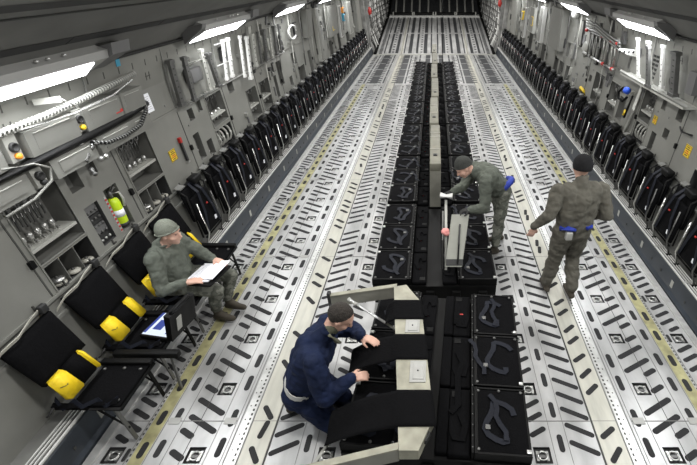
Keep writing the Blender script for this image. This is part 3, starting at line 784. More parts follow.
post(-1, 6.92, 1.85, 2.44, .12, .022, 'white', 'first of two tall white poles at the far end of the left stowage rack', 7.02)
post(-1, 7.1, 1.78, 2.40, .13, .03, 'white', 'second and nearer-the-floor of two tall white poles beyond the left stowage rack', 7.25)
def rail_bar(s, y0, y1, h, d, r, m, lab):
    b = MB(); b.tube([W(s, y0, h, d), W(s, y1, h, d)], r, M[m], 8); tag(b.build('rack_rail'), lab, 'rail')
rail_bar(-1, 5.2, 7.2, 1.9, .1, .016, 'metal', 'long bottom rail of the left stowage rack')
rail_bar(-1, 5.3, 5.95, 2.32, .12, .028, 'ltgrey', 'pale crossbar joining the dark posts of the left rack')
rail_bar(-1, 6.2, 6.7, 2.42, .1, .012, 'white', 'thin white top bar of the left rack')
rail_bar(-1, 6.2, 6.7, 2.15, .1, .012, 'white', 'thin white middle bar of the left rack')
b = MB(); b.rbox(W(-1, 5.45, 2.08, .03) - V((.02, 0, 0)), W(-1, 5.72, 2.25, .03) + V((.08, 0, 0)), .02, M['housd']); tag(b.build('stowed_box'), 'dark box stowed inside the left rack', 'box')
# stretcher-like dark frames further aft
for k in range(6):
    y = 7.5 + .28 * k
    post(-1, y, 1.9, 2.4, .1, .022 if k % 2 else .034, 'metald' if k % 3 else 'ltgrey', 'upright bar in the dark rack beyond the white poles, %s of six' % ORD[k], y + .05)
rail_bar(-1, 7.4, 9.1, 1.88, .08, .016, 'metal', 'bottom rail of the dark rack beyond the white poles')
pipe('white_loop_hose', 'white looped hose on the left wall under the third lamp', [W(-1, 9.9 + .28 * math.cos(a), 2.15 + .13 * math.sin(a), .08) for a in [2 * PI * k / 16 for k in range(15)]], .02, 'white', 'hose')
b = MB()
o = W(-1, 9.1, 2.0, 0); t = empty('handset_box', o); tag(t, 'black three-part handset box on the left wall beside the looped hose', 'handset')
for k in range(3): b.lathe([(.03, 0), (.05, .02), (.05, .06), (.03, .07)], W(-1, 9.15, 1.95 + .1 * k, 0) - o, (1, 0, 0), M['ink'], 10)
b.build('cup', parent=t)
b = MB(); wbox(b, -1, 9.05, 9.25, 1.88, 2.24, 0, .02, M['ltgrey']); b.v = [tuple(V(v) - o) for v in b.v]; b.build('back_plate', parent=t)

# lots of smaller equipment on the far walls
def eq(s, y0, y1, h0, h1, d, m, lab, cat='box'):
    d = d * .55; d0 = -.004
    if lab in ('yellow placard panel on the broad far left cabinet', 'yellow placard panel on the far right cabinet'): d0 = d - .003; d = d + .015
    o = W(s, y0, h0, 0); t = empty('equipment_box', o); tag(t, lab, cat, 'equipment on the far %s wall' % ('left' if s < 0 else 'right'))
    b = MB(); wbox(b, s, y0, y1, h0, h1, d0, d, M[m]); b.v = [tuple(V(v) - o) for v in b.v]; b.build('case', parent=t)
    b = MB(); wbox(b, s, y0 + (y1 - y0) * .12, y1 - (y1 - y0) * .12, h0 + .02, h1 - .02, d - .002, d + .01, M['boxg'] if m != 'boxg' else M['housd']); b.v = [tuple(V(v) - o) for v in b.v]; b.build('cover', parent=t)
spec = [(-1, 10.9, 11.4, 1.9, 2.5, .22, 'wall2', 'wide grey equipment column on the left wall after the looped hose'), (-1, 10.2, 10.4, 2.0, 2.3, .06, 'ink', 'small dark panel beside the looped hose'),
        (-1, 11.9, 12.2, 1.2, 2.45, .16, 'ltgrey', 'pale upright locker under the fourth left lamp'), (-1, 13.2, 14.4, 1.6, 2.4, .2, 'wall2', 'broad grey cabinet under the far left lamps'),
        (-1, 13.6, 13.9, 1.75, 2.05, .215, 'yels', 'yellow placard panel on the broad far left cabinet'), (-1, 14.9, 15.3, 1.4, 2.3, .15, 'white', 'white upright panel past the broad left cabinet'),
        (-1, 15.7, 16.0, 1.8, 2.0, .16, 'cyan', 'teal panel on the far left wall'), (-1, 15.7, 15.95, 2.05, 2.2, .16, 'orange', 'orange panel above the teal panel on the far left wall'),
        (-1, 16.5, 17.2, 1.3, 2.3, .14, 'ltgrey', 'pale locker near the aft end of the left wall'), (-1, 17.9, 18.8, 1.2, 2.4, .25, 'wall2', 'last grey cabinet of the left wall'),
        (1, 10.8, 11.9, 1.62, 2.5, .26, 'wall2', 'big grey cabinet between the second and third right lamps'), (1, 11.95, 12.1, 1.8, 2.3, .1, 'ink', 'narrow dark panel beside the big right cabinet'),
        (1, 13.0, 13.4, 1.5, 2.4, .18, 'white', 'white upright panel under the third right lamp'), (1, 14.2, 15.0, 1.6, 2.3, .16, 'ltgrey', 'pale cabinet on the far right wall'),
        (1, 14.3, 14.6, 1.8, 2.05, .18, 'yels', 'yellow placard panel on the far right cabinet'), (1, 15.6, 15.9, 1.3, 2.2, .15, 'white', 'white panel past the far right cabinet'),
        (1, 16.2, 16.5, 1.8, 2.05, .14, 'yels', 'small yellow panel on the far right wall'), (1, 17.0, 18.2, 1.2, 2.4, .2, 'wall2', 'last grey cabinet of the right wall'),
        (1, 9.6, 9.75, 1.9, 2.4, .05, 'ink', 'dark vertical placard strip on the right wall near the second lamp'), (1, 9.95, 10.1, 1.6, 1.9, .06, 'housd', 'small dark grille on the right wall beside the placard strip'),
        (-1, 8.45, 8.56, 1.62, 1.78, .03, 'ink', 'small dark plate over the left wall bins'), (1, 8.45, 8.6, 1.75, 2.05, .06, 'ink', 'black triple switch box left of the folded litter')]
for q in spec: eq(*q)
b = MB(); b.lathe([(.15, 0), (.15, .03), (.12, .05), (.02, .055)], W(1, 9.3, 1.9, 0), (-1, 0, 0), M['wall2'], 20); tag(b.build('round_cover'), 'round pale cover plate on the right wall near the second lamp', 'cover')
b = MB(); b.lathe([(.1, 0), (.1, .12), (.05, .14)], W(1, 10.1, 2.5, 0), (-1, 0, 0), M['white'], 14)
tag(b.build('reading_lamp'), 'short white cylinder under the second right lamp', 'lamp')

# folded litter (stretcher bundle) on the right wall
t = empty('folded_litter', W(1, 7.6, 2.0, .1)); tag(t, 'folded metal litter bundle with red pole ends hung on the right wall', 'litter'); o = V(t.location)
fr = [(7.35, 0), (9.0, .03)]
for i, y in enumerate((7.35, 7.5, 7.68, 7.9, 8.1, 8.3, 8.5, 8.7)):
    b = MB(); b.tube([W(1, y, 1.93 - .02 * i * .5, .16) - o, W(1, y + .05, 2.27, .16) - o], .02 if i % 2 else .034, M['metal'] if i in (0, 1, 3) else M['metald'], 8); b.build('bar', parent=t)
for h, r in ((2.29, .018), (1.9, .02), (2.33, .022)):
    b = MB(); b.tube([W(1, 7.25, h, .19) - o, W(1, 8.1, h - .0, .18) - o, W(1, 9.1, h - .02, .12) - o], r, M['metal'] if h < 2 else M['metald'], 8); b.build('side_pole', parent=t)
for y, h in ((7.3, 2.29), (7.55, 2.28), (7.3, 1.9), (7.75, 1.9), (8.9, 2.3), (8.0, 2.31)):
    b = MB(); b.lathe([(.026, -.03), (.03, 0), (.026, .04)], W(1, y, h, .19) - o, (0, 1, 0), M['red'], 8); b.build('red_grip', parent=t)
for h in (2.42, 2.37, 2.47):
    b = MB(); b.tube([W(1, 9.2, h, .1) - o, W(1, 8.3, h - .01, .2) - o, W(1, 7.6, h - .1, .22) - o, W(1, 7.2, h - .17, .18) - o], .018, M['recess'] if h < 2.45 else M['metald'], 8); b.build('canvas_edge', parent=t)
t = empty('litter_bracket', W(1, 6.95, 2.2, 0)); tag(t, 'white perforated bracket beside the near end of the folded litter', 'bracket')
b = MB(); b.prism([(0, 0, .04), (-.22, .12, .05), (-.24, .12, .02), (-.13, .05, -.03), (0, 0, -.06)], (0, .05, 0), M['white']); b.build('arm', parent=t)
b = MB()
for k in range(4): b.lathe([(.018, 0), (.018, .006)], (-.06 - .06 * k, .02 + .025 * k, .01), (.3, -1, 0), M['ink'], 8)
b.build('hole', parent=t)
# stowed posts right of the litter
post(1, 6.45, 1.95, 2.45, .12, .026, 'white', 'first thin white post on the right wall past the litter bracket', 6.7)
post(1, 6.0, 1.95, 2.46, .14, .03, 'ltgrey', 'middle grey post on the right wall above the long shelf', 6.3)
post(1, 5.92, 1.93, 2.42, .2, .032, 'metald', 'dark post overlapping the middle grey post on the right wall', 6.15)
post(1, 5.75, 1.95, 2.46, .1, .026, 'white', 'white post with hook nearest the round speaker on the right wall', 5.95)
post(1, 5.38, 1.95, 2.44, .12, .05, 'metald', 'thick dark post near the right edge of the photo', 5.55)
b = MB(); o = W(1, 6.2, 1.95, 0); t = empty('vent_grille', o); tag(t, 'black slotted grille between the posts on the right wall', 'grille')
for j in range(2):
    for k in range(6): wbox(b, 1, 6.22 + .1 * j, 6.29 + .1 * j, 1.97 + .055 * k, 2.0 + .055 * k, .0, .008, M['ink'])
b.v = [tuple(V(v) - o) for v in b.v]; b.build('slots', parent=t)
b = MB(); b.lathe([(.085, 0), (.085, .03), (.06, .02), (.055, .012)], W(1, 5.68, 2.08, 0), (-1, 0, 0), M['ink'], 18); tag(b.build('round_speaker'), 'round black opening on the right wall between stowed posts', 'speaker')
rail_bar(1, 4.95, 7.0, 1.93, .16, .022, 'ltgrey', 'long pale rail under the stowed posts on the right wall')
b = MB(); wbox(b, 1, 5.0, 6.98, 1.885, 1.91, 0, .17, M['ltgrey']); tag(b.build('wall_shelf'), 'long narrow pale shelf under the stowed posts on the right wall', 'shelf')
# frame with blue capped hose
t = empty('hose_assembly', W(1, 6.62, 1.65, .05)); tag(t, 'blue capped hose looped on the slanting frame of the right wall', 'hose'); o = V(t.location)
b = MB(); b.lathe([(.03, 0), (.05, .02), (.05, .09), (.03, .11)], (-.06, .0, .05), (-.6, -.3, .3), M['blue'], 12); b.build('cap', parent=t)
b = MB(); b.tube([(-.06, .02, .05), (-.1, .14, .08), (-.12, .22, .0), (-.11, .2, -.1), (-.08, .1, -.12), (-.06, .02, -.04)], .02, M['blackm'], 8); b.build('loop', parent=t)
b = MB(); b.tube([(-.05, -.14, .02), (-.05, -.08, -.16), (-.05, -.02, -.34)], .018, M['blackm'], 8); b.tube([(-.07, -.05, -.22), (-.07, -.02, -.3)], .02, M['yels'], 8); b.build('hose_tail', parent=t)
b = MB(); b.tube([W(1, 6.38, 1.84, .05), W(1, 6.5, 1.1, .05)], .03, M['ltgrey'], 8); tag(b.build('frame_post'), 'pale slanting frame post beside the blue hose cap', 'post')
b = MB(); b.tube([W(1, 8.75, 1.12, -.02), W(1, 8.8, 1.2, .04), W(1, 8.95, 1.22, .05), W(1, 9.05, 1.14, .0)], .03, M['yels'], 8); tag(b.build('yellow_strap'), 'yellow strap looped out of a small recess in the right wall', 'strap')
b = MB(); wbox(b, 1, 4.98, 5.14, 2.05, 2.3, 0, .14, M['housd']); tag(b.build('grey_box'), 'dark grey box at the right edge above the door seam', 'box')
b = MB(); b.tube([W(1, 4.85, 1.62, .03), W(1, 5.05, 1.6, .05), W(1, 5.15, 1.63, .03)], .012, M['ink'], 6); tag(b.build('door_latch'), 'small black latch on the right wall above the near yellow sign', 'latch')
b = MB(); wbox(b, -1, 1.60, 1.85, .97, 1.03, 0, .01, M['paper']); tag(b.build('white_label'), 'white label at the left edge beside the nearest seat', 'label')
b = MB(); wbox(b, -1, 1.9, 2.02, 1.1, 1.16, 0, .06, M['ink']); tag(b.build('rubber_stop'), 'small black rubber stop above the nearest seat', 'stop')

# ------------------------------------------------------------------ sidewall seats, folded
def folded_seat():
    t = empty('folding_chair', (0, 0, 0))
    b = MB(); b.rbox((-.21, -.045, -.19), (.21, 0, .19), .018, M['black'])     # build flat then tilt
    def place(mb, x0, z0, x1, z1):       # put a panel (local x=width->y, local z=height, y=thickness->x)
        ang = math.atan2(x1 - x0, z1 - z0); c = V(((x0 + x1) / 2, 0, (z0 + z1) / 2)); L = math.hypot(x1 - x0, z1 - z0) / .38
        out = []
        for x, y, z in mb.v:
            z *= L
            out.append((c.x + z * math.sin(ang) - y * math.cos(ang), x, c.z + z * math.cos(ang) + y * math.sin(ang)))
        mb.v = out
    place(b, .09, .36, .03, .76); b.build('backrest', parent=t)
    b = MB(); b.rbox((-.2, -.04, -.19), (.2, 0, .19), .014, M['black']); place(b, .17, .17, .11, .66); b.build('seat_pan', parent=t)
    b = MB()
    for s in (-1, 1):
        b.tube([(.16, s * .215, .15), (.12, s * .215, .72), (.04, s * .215, .78)], .012, M['blackm'], 6)
    b.tube([(.04, -.215, .78), (.05, 0, .80), (.04, .215, .78)], .014, M['blackm'], 6); b.tube([(.2, -.215, .15), (.2, .215, .15)], .014, M['blackm'], 6)
    b.build('frame', parent=t)
    for s in (-1, 1):
        b = MB(); b.tube([(.19, s * .18, .6), (.235, s * .19, .2), (.16, s * .2, .012)], .009, M['metal'] if s < 0 else M['metald'], 6); b.box((.13, s * .2 - .015, .004), (.19, s * .2 + .015, .02), M['blackm']); b.build('leg', parent=t)
    for s in (-1, 1):
        b = MB(); b.ribbon([(.07, s * .03, .80), (.17, s * .05, .7), (.215, s * .1, .45), (.22, s * .16, .2)], .045, .004, M['belt'], (0, 1, 0)); b.build('belt', parent=t)
    b = MB(); b.box((.205, -.012, .52), (.217, .012, .535), M['red']); b.build('buckle', parent=t)
    b = MB(); b.box((.202, .08, .25), (.212, .12, .30), M['paper']); b.build('label', parent=t)
    b = MB(); b.prism([(.0, -.21, .80), (.07, -.2, .785), (.07, -.09, .79), (.0, -.1, .81)], (0, 0, .012), M['ledge']); b.build('flap', parent=t)
    b = MB(); b.rbox((.03, .02, .76), (.13, .2, .84), .02, M['blackm']); b.build('belt_retractor', parent=t)
    return t
proto = folded_seat(); tr_ = tree(proto); used = False
def place_seat(s, y, lab):
    global used
    o = proto if not used else dup_tree(tr_); used = True
    o.location = (s * 3.035, y, .32); o.rotation_euler = (0, 0, 0 if s < 0 else PI)
    tag(o, lab, 'seat', 'folded black seats along the %s wall' % ('left' if s < 0 else 'right'))
PITCH = .607
ys = [4.61 + PITCH * k for k in range(25)]
for k, y in enumerate(ys):
    if y < 19.6: place_seat(-1, y, 'folded black sidewall seat on the left wall, %s one beyond the seated man' % ORD[k])
for k in range(29):
    y = 2.62 + .6 * k
    if y < 19.6: place_seat(1, y, 'folded black sidewall seat on the right wall, %s from the front' % ORD[k])

# ------------------------------------------------------------------ sidewall seats, open
def open_seat(y, lab, pan=True, strip='wide', dn=0.):
    t = empty('open_seat', (-3.035, y, .32)); tag(t, lab, 'seat')
    b = MB(); bm_ = []
    # backrest: leaning padded cloth with slightly bowed faces
    n = 6; vs = []; fs = []
    for i in range(n + 1):
        u = i / n; z = .36 + .36 * u; x = .16 - .13 * u
        for j in range(n + 1):
            w = j / n; yy = (-.225 + .45 * w) * (1 - .08 * (1 - u)); bow = .02 * math.sin(PI * w) * math.sin(PI * u)
            sag = -.015 * math.sin(PI * w) if i == n else 0
            vs.append((x + bow, yy, z + sag))
    k = len(vs)
    vs += [(x - .035, y_, z) for x, y_, z in vs]
    for i in range(n):
        for j in range(n):
            a = i * (n + 1) + j; fs.append((a, a + 1, a + n + 2, a + n + 1)); fs.append((a + k, a + n + 1 + k, a + n + 2 + k, a + 1 + k))
    rim = [j for j in range(n + 1)] + [i * (n + 1) + n for i in range(1, n + 1)] + [n * (n + 1) + j for j in range(n - 1, -1, -1)] + [i * (n + 1) for i in range(n - 1, 0, -1)]
    for a, c in zip(rim, rim[1:] + rim[:1]): fs.append((a, c, c + k, a + k))
    b.add(vs, fs, M['black'], True); b.build('backrest', parent=t)
    b = MB(); b.ribbon([(.0, -.30, .66), (.04, -.22, .735), (.05, -.08, .745), (.01, .06, .755), (-.005, .2, .77)], .03, .006, M['tan'], (.3, .3, .9)); b.build('top_strap', parent=t)
    b = MB(); b.rbox((-.01, .17, .73), (.03, .23, .80), .008, M['ink']); b.build('hook', parent=t)
    # lumbar pouch with yellow ends
    def pouch(y0, y1, m, nm, fat=.03):
        b = MB(); v0 = .44; 
        vs = []
        for yy in (y0, y1):
            vs += [(.155, yy, .40), (.17 + fat, yy, .37), (.25 + fat, yy, .21), (.22, yy, .19)]
        mbx = MB(); mbx.hexa([vs[0], vs[1], vs[2], vs[3], vs[4], vs[5], vs[6], vs[7]], m)
        bm = bmesh.new(); vv = [bm.verts.new(q) for q in mbx.v]
        for f in mbx.f: bm.faces.new([vv[i] for i in f])
        bmesh.ops.recalc_face_normals(bm, faces=bm.faces[:]); bmesh.ops.bevel(bm, geom=bm.edges[:], offset=.01, segments=2, affect='EDGES')
        bm.verts.index_update(); b.add([v.co[:] for v in bm.verts], [[v.index for v in f.verts] for f in bm.faces], m, True); bm.free()
        b.build(nm, parent=t)
    pouch(-.20, -.06, M['yel'], 'yellow_pouch', .035); pouch(-.06, .10, M['black'], 'lumbar_pad', .025)
    pouch(.10, .19 if strip == 'wide' else .135, M['yel'], 'yellow_pouch', .035)
    b = MB(); b.box((.225, -.14, .295), (.237, -.125, .31), M['ink']); b.tube([(.238, -.13, .30), (.245, -.16, .315), (.235, -.19, .33)], .003, M['ink'], 4); b.build('snap', parent=t)
    if pan:
        b = MB(); b.rbox((.22, -.2, .095), (.60, .21, .13), .012, M['black']); b.build('seat_pan', parent=t)
        b = MB()
        for yy in (-.215, .225): b.tube([(.12, yy, .12), (.62, yy, .11)], .014, M['blackm'], 8)
        b.tube([(.62, -.22, .11), (.62, .23, .11)], .014, M['blackm'], 8); b.tube([(.2, -.22, .12), (.2, .23, .12)], .012, M['metald'], 8)
        b.rbox((.2, .19, .125), (.62, .245, .165), .008, M['blackm'])
        b.build('frame', parent=t)
        for yy in (-.2, .21):
            b = MB(); b.slab((.55, yy, .1), (.58, yy, -.295), (0, .03, 0), .012, M['metald' if yy < 0 else 'blackm']); b.build('leg', parent=t); b = MB(); b.slab((.58, yy, -.15), (.42, yy, .08), (0, .012, 0), .012, M['blackm']); b.build('leg_brace', parent=t)
        b = MB()
        for p in ((.26, .15), (.42, .16), (.56, .15), (.56, -.15)): b.lathe([(.014, 0), (.014, .01), (.008, .016)], (p[0], p[1], .128), (0, 0, 1), M['metald'], 8)
        b.each('latch', t)
        b = MB(); b.ribbon([(.1, -.21, .15), (.25, -.23, .17), (.4, -.19, .16), (.5, -.2, .17), (.58, -.17, .15)], .04, .006, M['black'], (.2, .9, .6)); b.build('belt', parent=t)
        b = MB(); b.ribbon([(.13, -.19, .2), (.2, -.235, .14), (.28, -.2, .19), (.35, -.23, .16), (.44, -.18, .18), (.52, -.215, .15), (.57, -.15, .16)], .035, .005, M['belt'], (.1, .6, .8)); b.build('belt', parent=t)
    b = MB(); b.tube([(.07, .27, .06), (.12, .26, .14), (.09, .22, .17), (.05, .24, .10)], .008, M['ink'], 6); b.tube([(.05, -.25, .06), (.12, -.27, .13), (.14, -.24, .16)], .008, M['ink'], 6); b.each('wall_hook', t)
    return t
s1 = open_seat(2.23, 'open black seat nearest the camera on the left wall, empty', True, 'thin')
s2 = open_seat(2.82, 'second open black seat on the left wall, with the laptop on its pan')
s3 = open_seat(3.42, 'third open black seat on the left wall, the seated man is on it')
s4 = open_seat(4.01, 'fourth open black seat on the left wall, just beyond the seated man', True, 'thin')
# dark deployed bar / table arm between first and second seat
b = MB(); b.rbox((-2.78, 2.50, .44), (-2.22, 2.56, .50), .01, M['blackm']); o = b.build('folding_bar'); tag(o, 'thin black bar across the gap between the first and second open seats', 'bar')
b = MB(); b.slab((-2.75, 2.53, .44), (-2.75, 2.53, .33), (.02, 0, 0), .02, M['metald']); b.slab((-2.3, 2.53, .44), (-2.35, 2.53, .0), (.02, 0, 0), .02, M['metald']); b.each('leg', o)

# ------------------------------------------------------------------ laptop on the second seat
t = empty('laptop', (-2.43, 2.84, .46), rot=(0, 0, math.radians(-10))); t.scale = (1.2, 1.2, 1.2); tag(t, 'rugged black laptop with lit screen lying open on the second left seat', 'laptop')
b = MB(); b.rbox((-.19, -.13, .0), (.07, .13, .03), .008, M['blackm']); b.build('lid', parent=t)
b = MB(); b.box((-.175, -.115, .0305), (.055, .115, .033), M['screen']); b.build('screen', parent=t)
b = MB(); b.box((-.175, -.1, .0332), (-.155, .115, .0345), M['screenb']); b.box((-.13, -.06, .0332), (-.06, .04, .0345), M['screenb']); b.box((.0, -.09, .0332), (.03, .09, .0345), M['screenb']); b.build('window', parent=t)
b = MB(); b.slab((.075, 0, .02), (.14, 0, .27), (0, .27, 0), .045, M['blackm']); b.build('base', parent=t)
b = MB(); b.slab((.109, -.05, .07), (.145, -.05, .2), (0, .05, 0), .012, M['ltgrey']); 
b.v = [(x + .0, y, z) for x, y, z in b.v]; b.build('sticker', parent=t)
b = MB(); b.tube([(.14, -.1, .27), (.17, -.06, .30), (.17, .06, .30), (.14, .1, .27)], .012, M['blackm'], 8); b.build('handle', parent=t)

# ------------------------------------------------------------------ centre seat pallets
def belts(mb, cx, cy, z, rnd, sc=1.):
    a = rnd.uniform(-.6, .6); w = rnd.uniform(.7, 1.1)
    pts = []
    for k in range(15):
        q = 2 * PI * (.05 + .8 * k / 14) + a
        pts.append((cx + .10 * w * math.cos(q) + .03 * math.sin(3 * q), cy + .17 * math.sin(q), z + .005 + .004 * math.sin(2 * q) ** 2))
    mb.ribbon(pts, .045, .004, M['belt'])
def strap_run(mb, cx, cy, z, rnd):
    x = cx + rnd.uniform(-.13, .1); d = rnd.uniform(-.12, .12)
    mb.ribbon([(x + d * (k / 6) + .02 * math.sin(k * 1.7), cy - .2 + .065 * k, z + .012 + .003 * (k % 2)) for k in range(7)], .038, .004, M['belt'])
def centre_seat(rnd):     # origin at the hinge line, centre of the seat, deck top; +x outboard
    t = empty('centre_seat', (0, 0, 0))
    b = MB(); b.rbox((.03, -.27, .02), (.42, .27, .085), .012, M['black']); pan_ = b.build('seat_pan', parent=t)
    b = MB(); b.box((.02, -.285, 0), (.045, .285, .095), M['blackm']); b.box((.415, -.285, 0), (.435, .285, .08), M['blackm'])
    for y in (-.285, .27): b.box((.02, y, 0), (.435, y + .015, .09), M['blackm'])
    b.build('frame', parent=t)
    b = MB()
    for p in ((.05, -.25), (.05, .25), (.40, -.25), (.40, .25), (.22, .255)): b.lathe([(.012, 0), (.014, .006), (.006, .01)], (p[0] + rnd.uniform(-.01, .01), p[1], .088), (0, 0, 1), M['metald'], 7)
    b.rbox((.395, -.265, .084), (.43, -.235, .1), .004, M['metal']); b.each('corner_fitting', pan_)
    b = MB(); belts(b, .19 + rnd.uniform(-.03, .06), rnd.uniform(-.03, .03), .088, rnd); bl = b.build('belt', parent=t)
    b = MB(); strap_run(b, .2, .02, .09, rnd); b.build('belt', parent=t)
    b = MB(); b.rbox((.10, -.1, .092), (.14, -.06, .108), .004, M['metald']); b.build('buckle', parent=bl)
    b = MB(); b.rbox((-.178, -.285, .0), (-.015, .285, .05), .014, M['black'])
    bk_ = b.build('backrest', parent=t)
    b = MB(); b.rbox((-.165, .2, .045), (-.1, .26, .056), .004, M['blackm']); b.build('hinge_cover', parent=bk_)
    b = MB(); b.box((-.10, .03, .05), (-.065, .045, .053), M['red']); b.build('red_tag', parent=bk_)
    b = MB(); b.ribbon([(-.15, -.1, .06), (-.13, -.16, .062), (-.07, -.17, .06), (-.05, -.06, .064), (-.09, .05, .06)], .05, .01, M['black']); b.build('fabric_fold', parent=bk_)
    return t
variants = []
rnd = random.Random(11)
protos = [centre_seat(rnd) for _ in range(3)]; ptrees = [tree(p) for p in protos]; fresh = [True] * 3
def put_seat(v, x, y, z, rz, lab, grp):
    o = protos[v] if fresh[v] else dup_tree(ptrees[v]); fresh[v] = False
    o.location = (x, y, z); o.rotation_euler = (0, 0, rz); tag(o, lab, 'seat', grp)
    return o
DECK = .26
def pallet(y0, L, lab, rz=0., x=0.):
    t = empty('seat_pallet', (x, y0, 0), rz); tag(t, lab, 'pallet', 'seat pallets down the middle of the floor')
    b = MB(); b.box((-.70, 0, .16), (.70, L, DECK - .002), M['blackm']); b.build('deck', parent=t)
    b = MB()
    for xx in (-.69, -.28, .26, .66): b.box((xx, .02, .0), (xx + .03, L - .02, .16), M['blackm'])
    b.box((-.7, .0, .05), (.7, .03, .16), M['blackm']); b.box((-.70, L - .03, .05), (.7, L, .16), M['blackm']); b.build('base_rail', parent=t)
    b = MB()
    for xx in (-.275, .275):
        b.box((xx - .008, .02, DECK), (xx + .008, L - .02, DECK + .09), M['blackm'])
        for k in range(int(L / .09)): b.lathe([(.008, 0), (.006, .006)], (xx, .06 + .09 * k, DECK + .088), (0, 0, 1), M['metald'], 6)
    b.build('hinge_strip', parent=t)
    b = MB()
    for xx in (-.6, -.1, .2, .5): b.rbox((xx, -.03, .08), (xx + .1, .03, .2), .01, M['blackm']); b.each('lock_fitting', t); b = MB()
    return t
NP = 7; PL = 1.80; PS = 3.70
names = ['second pallet of folded seats, where the bending man works', 'third seat pallet, where the cream spine begins', 'fourth seat pallet from the front', 'fifth seat pallet from the front', 'sixth seat pallet from the front', 'seventh seat pallet from the front', 'farthest seat pallet']
for k in range(NP):
    y0 = PS + 1.87 * k
    pallet(y0, PL, 'black ' + names[k])
    for j in range(3):
        for s in (-1, 1):
            row = 3 * (k + 1) + j
            put_seat(random.Random(k * 7 + j * 3 + s).randrange(3), s * .27, y0 + .3 + .6 * j, DECK, 0 if s > 0 else PI,
                     'folded black centre seat %s of the spine line, %s row from the front' % ('right' if s > 0 else 'left', ORD[row]), 'folded centre seats on the %s side' % ('right' if s > 0 else 'left'))
    if k >= 1:
        t = empty('seat_spine', (0, y0, DECK)); tag(t, 'upright cream-topped spine section between the centre seats, %s from the front' % ORD[k - 1], 'seat spine', 'cream spine sections')
        h = .70; w = .08; dx = .012 if k % 2 else -.008
        b = MB(); b.rbox((-w + dx, .0, h - .12), (w + dx, PL - .06, h), .012, M['spine']); b.build('top_beam', parent=t)
        b = MB(); b.hexa([(-w + dx, .0, .0), (w + dx, .0, .0), (w + dx, .06, 0), (-w + dx, .06, 0), (-w + dx, .0, h - .12), (w + dx, .0, h - .12), (w + dx, .06, h - .12), (-w + dx, .06, h - .12)], M['beamd'])
        b.hexa([(-w + dx, PL - .1, .0), (w + dx, PL - .1, .0), (w + dx, PL - .04, 0), (-w + dx, PL - .04, 0), (-w + dx, PL - .1, h - .12), (w + dx, PL - .1, h - .12), (w + dx, PL - .04, h - .12), (-w + dx, PL - .04, h - .12)], M['beamd'])
        b.each('end_post', t)
        b = MB(); b.box((-w * .8 + dx, .08, .1), (w * .8 + dx, PL - .12, h - .13), M['black']); b.build('folded_cloth', parent=t)
        b = MB()
        for yy in (.55, 1.1, 1.3): b.box((-w + dx - .003, yy, h - .1), (w + dx + .003, yy + .03, h + .006), M['beamd'])
        b.lathe([(.03, 0), (.03, .008), (.015, .012)], (dx, .32, h), (0, 0, 1), M['ink'], 10)
        b.rbox((-.03 + dx, .28, h), (.03 + dx, .36, h + .012), .004, M['ink']); b.build('handle', parent=t)
# near pallet, swung slightly
RZ = math.radians(-4.2)
def near(x, y, z=0):
    c, s_ = math.cos(RZ), math.sin(RZ); return (x * c - y * s_, 1.72 + x * s_ + y * c, z)
np_ = pallet(1.72, 1.78, 'black nearest pallet of folded seats with the lowered cream beam', RZ)
for j in range(3):
    put_seat(j, *near(.27, .3 + .59 * j, DECK), RZ, ['folded black centre seat at the right, nearest the camera, with looped blue belts', 'folded black centre seat in the middle of the nearest right column', 'folded black centre seat at the far end of the nearest right column'][j], 'nearest folded centre seats')
    put_seat((j + 1) % 3, *near(-.27, .3 + .59 * j, DECK), PI + RZ, ['folded black seat under the lowered cream beam, nearest the camera', 'folded black seat under the middle of the lowered cream beam', 'folded black seat under the far end of the lowered cream beam'][j], 'seats under the lowered beam')
b = MB()
for j in range(3): b.rbox((.0, .03 + .59 * j, DECK - .004), (.088, .59 + .59 * j, DECK + .045), .012, M['black'])
b.each('padded_strip', np_)
b = MB(); b.ribbon([(.10, .35, DECK + .06), (.16, .42, DECK + .068), (.15, .7, DECK + .07), (.19, .85, DECK + .066), (.14, .98, DECK + .062)], .05, .008, M['black']); b.rbox((.09, 1.33, DECK + .05), (.2, 1.5, DECK + .068), .008, M['black']); b.each('loose_belt', np_)
b = MB(); b.box((.15, 1.46, DECK + .068), (.185, 1.475, DECK + .071), M['red']); b.build('red_tag', parent=np_)
# gap plate between the pallets
b = MB(); b.box((-.68, 3.53, 0), (.80, 3.66, .03), M['plac']); tag(b.build('gap_plate'), 'pale plate lying across the gap between the first two seat pallets', 'plate')

# lowered cream beam with side arms
Hb = .75
t = empty('lowered_beam', (-.2, 2.3, Hb)); tag(t, 'cream seat beam with three black cloths draped over it beside the kneeling man', 'seat beam'); o = V(t.location)
def Q(x, y, z=0): return V((x, y, Hb + z)) - o
b = MB()
b.prism([Q(-.385, 3.10, -.10), Q(-.225, 1.50, -.10), Q(-.10, 1.50, -.10), Q(-.005, 1.73, -.10), Q(-.125, 2.89, -.10), Q(-.27, 3.13, -.10)], (0, 0, .10), M['beam'])
b.build('main_beam', parent=t)
def placard(xa, y, w, h):
    b = MB(); dx = -.11 * (y - 2.3)
    b.rbox(Q(xa - w / 2, y - h / 2, .0), Q(xa + w / 2, y + h / 2, .006), .002, M['plac'])
    b.rbox(Q(xa - w * .3, y - h * .38, .005), Q(xa + w * .38, y + h * .38, .011), .002, M['plac']); b.lathe([(.006, 0), (.006, .006)], Q(xa, y, .01), (0, 0, 1), M['ink'], 6); b.build('placard', parent=t)
placard(-.185, 2.58, .12, .15); placard(-.125, 2.11, .12, .20)
b = MB(); b.slab(Q(-.062, 1.58, -.045), Q(-.035, 1.645, -.045), (0, 0, .04), .02, M['ink']); b.each('handle', t)
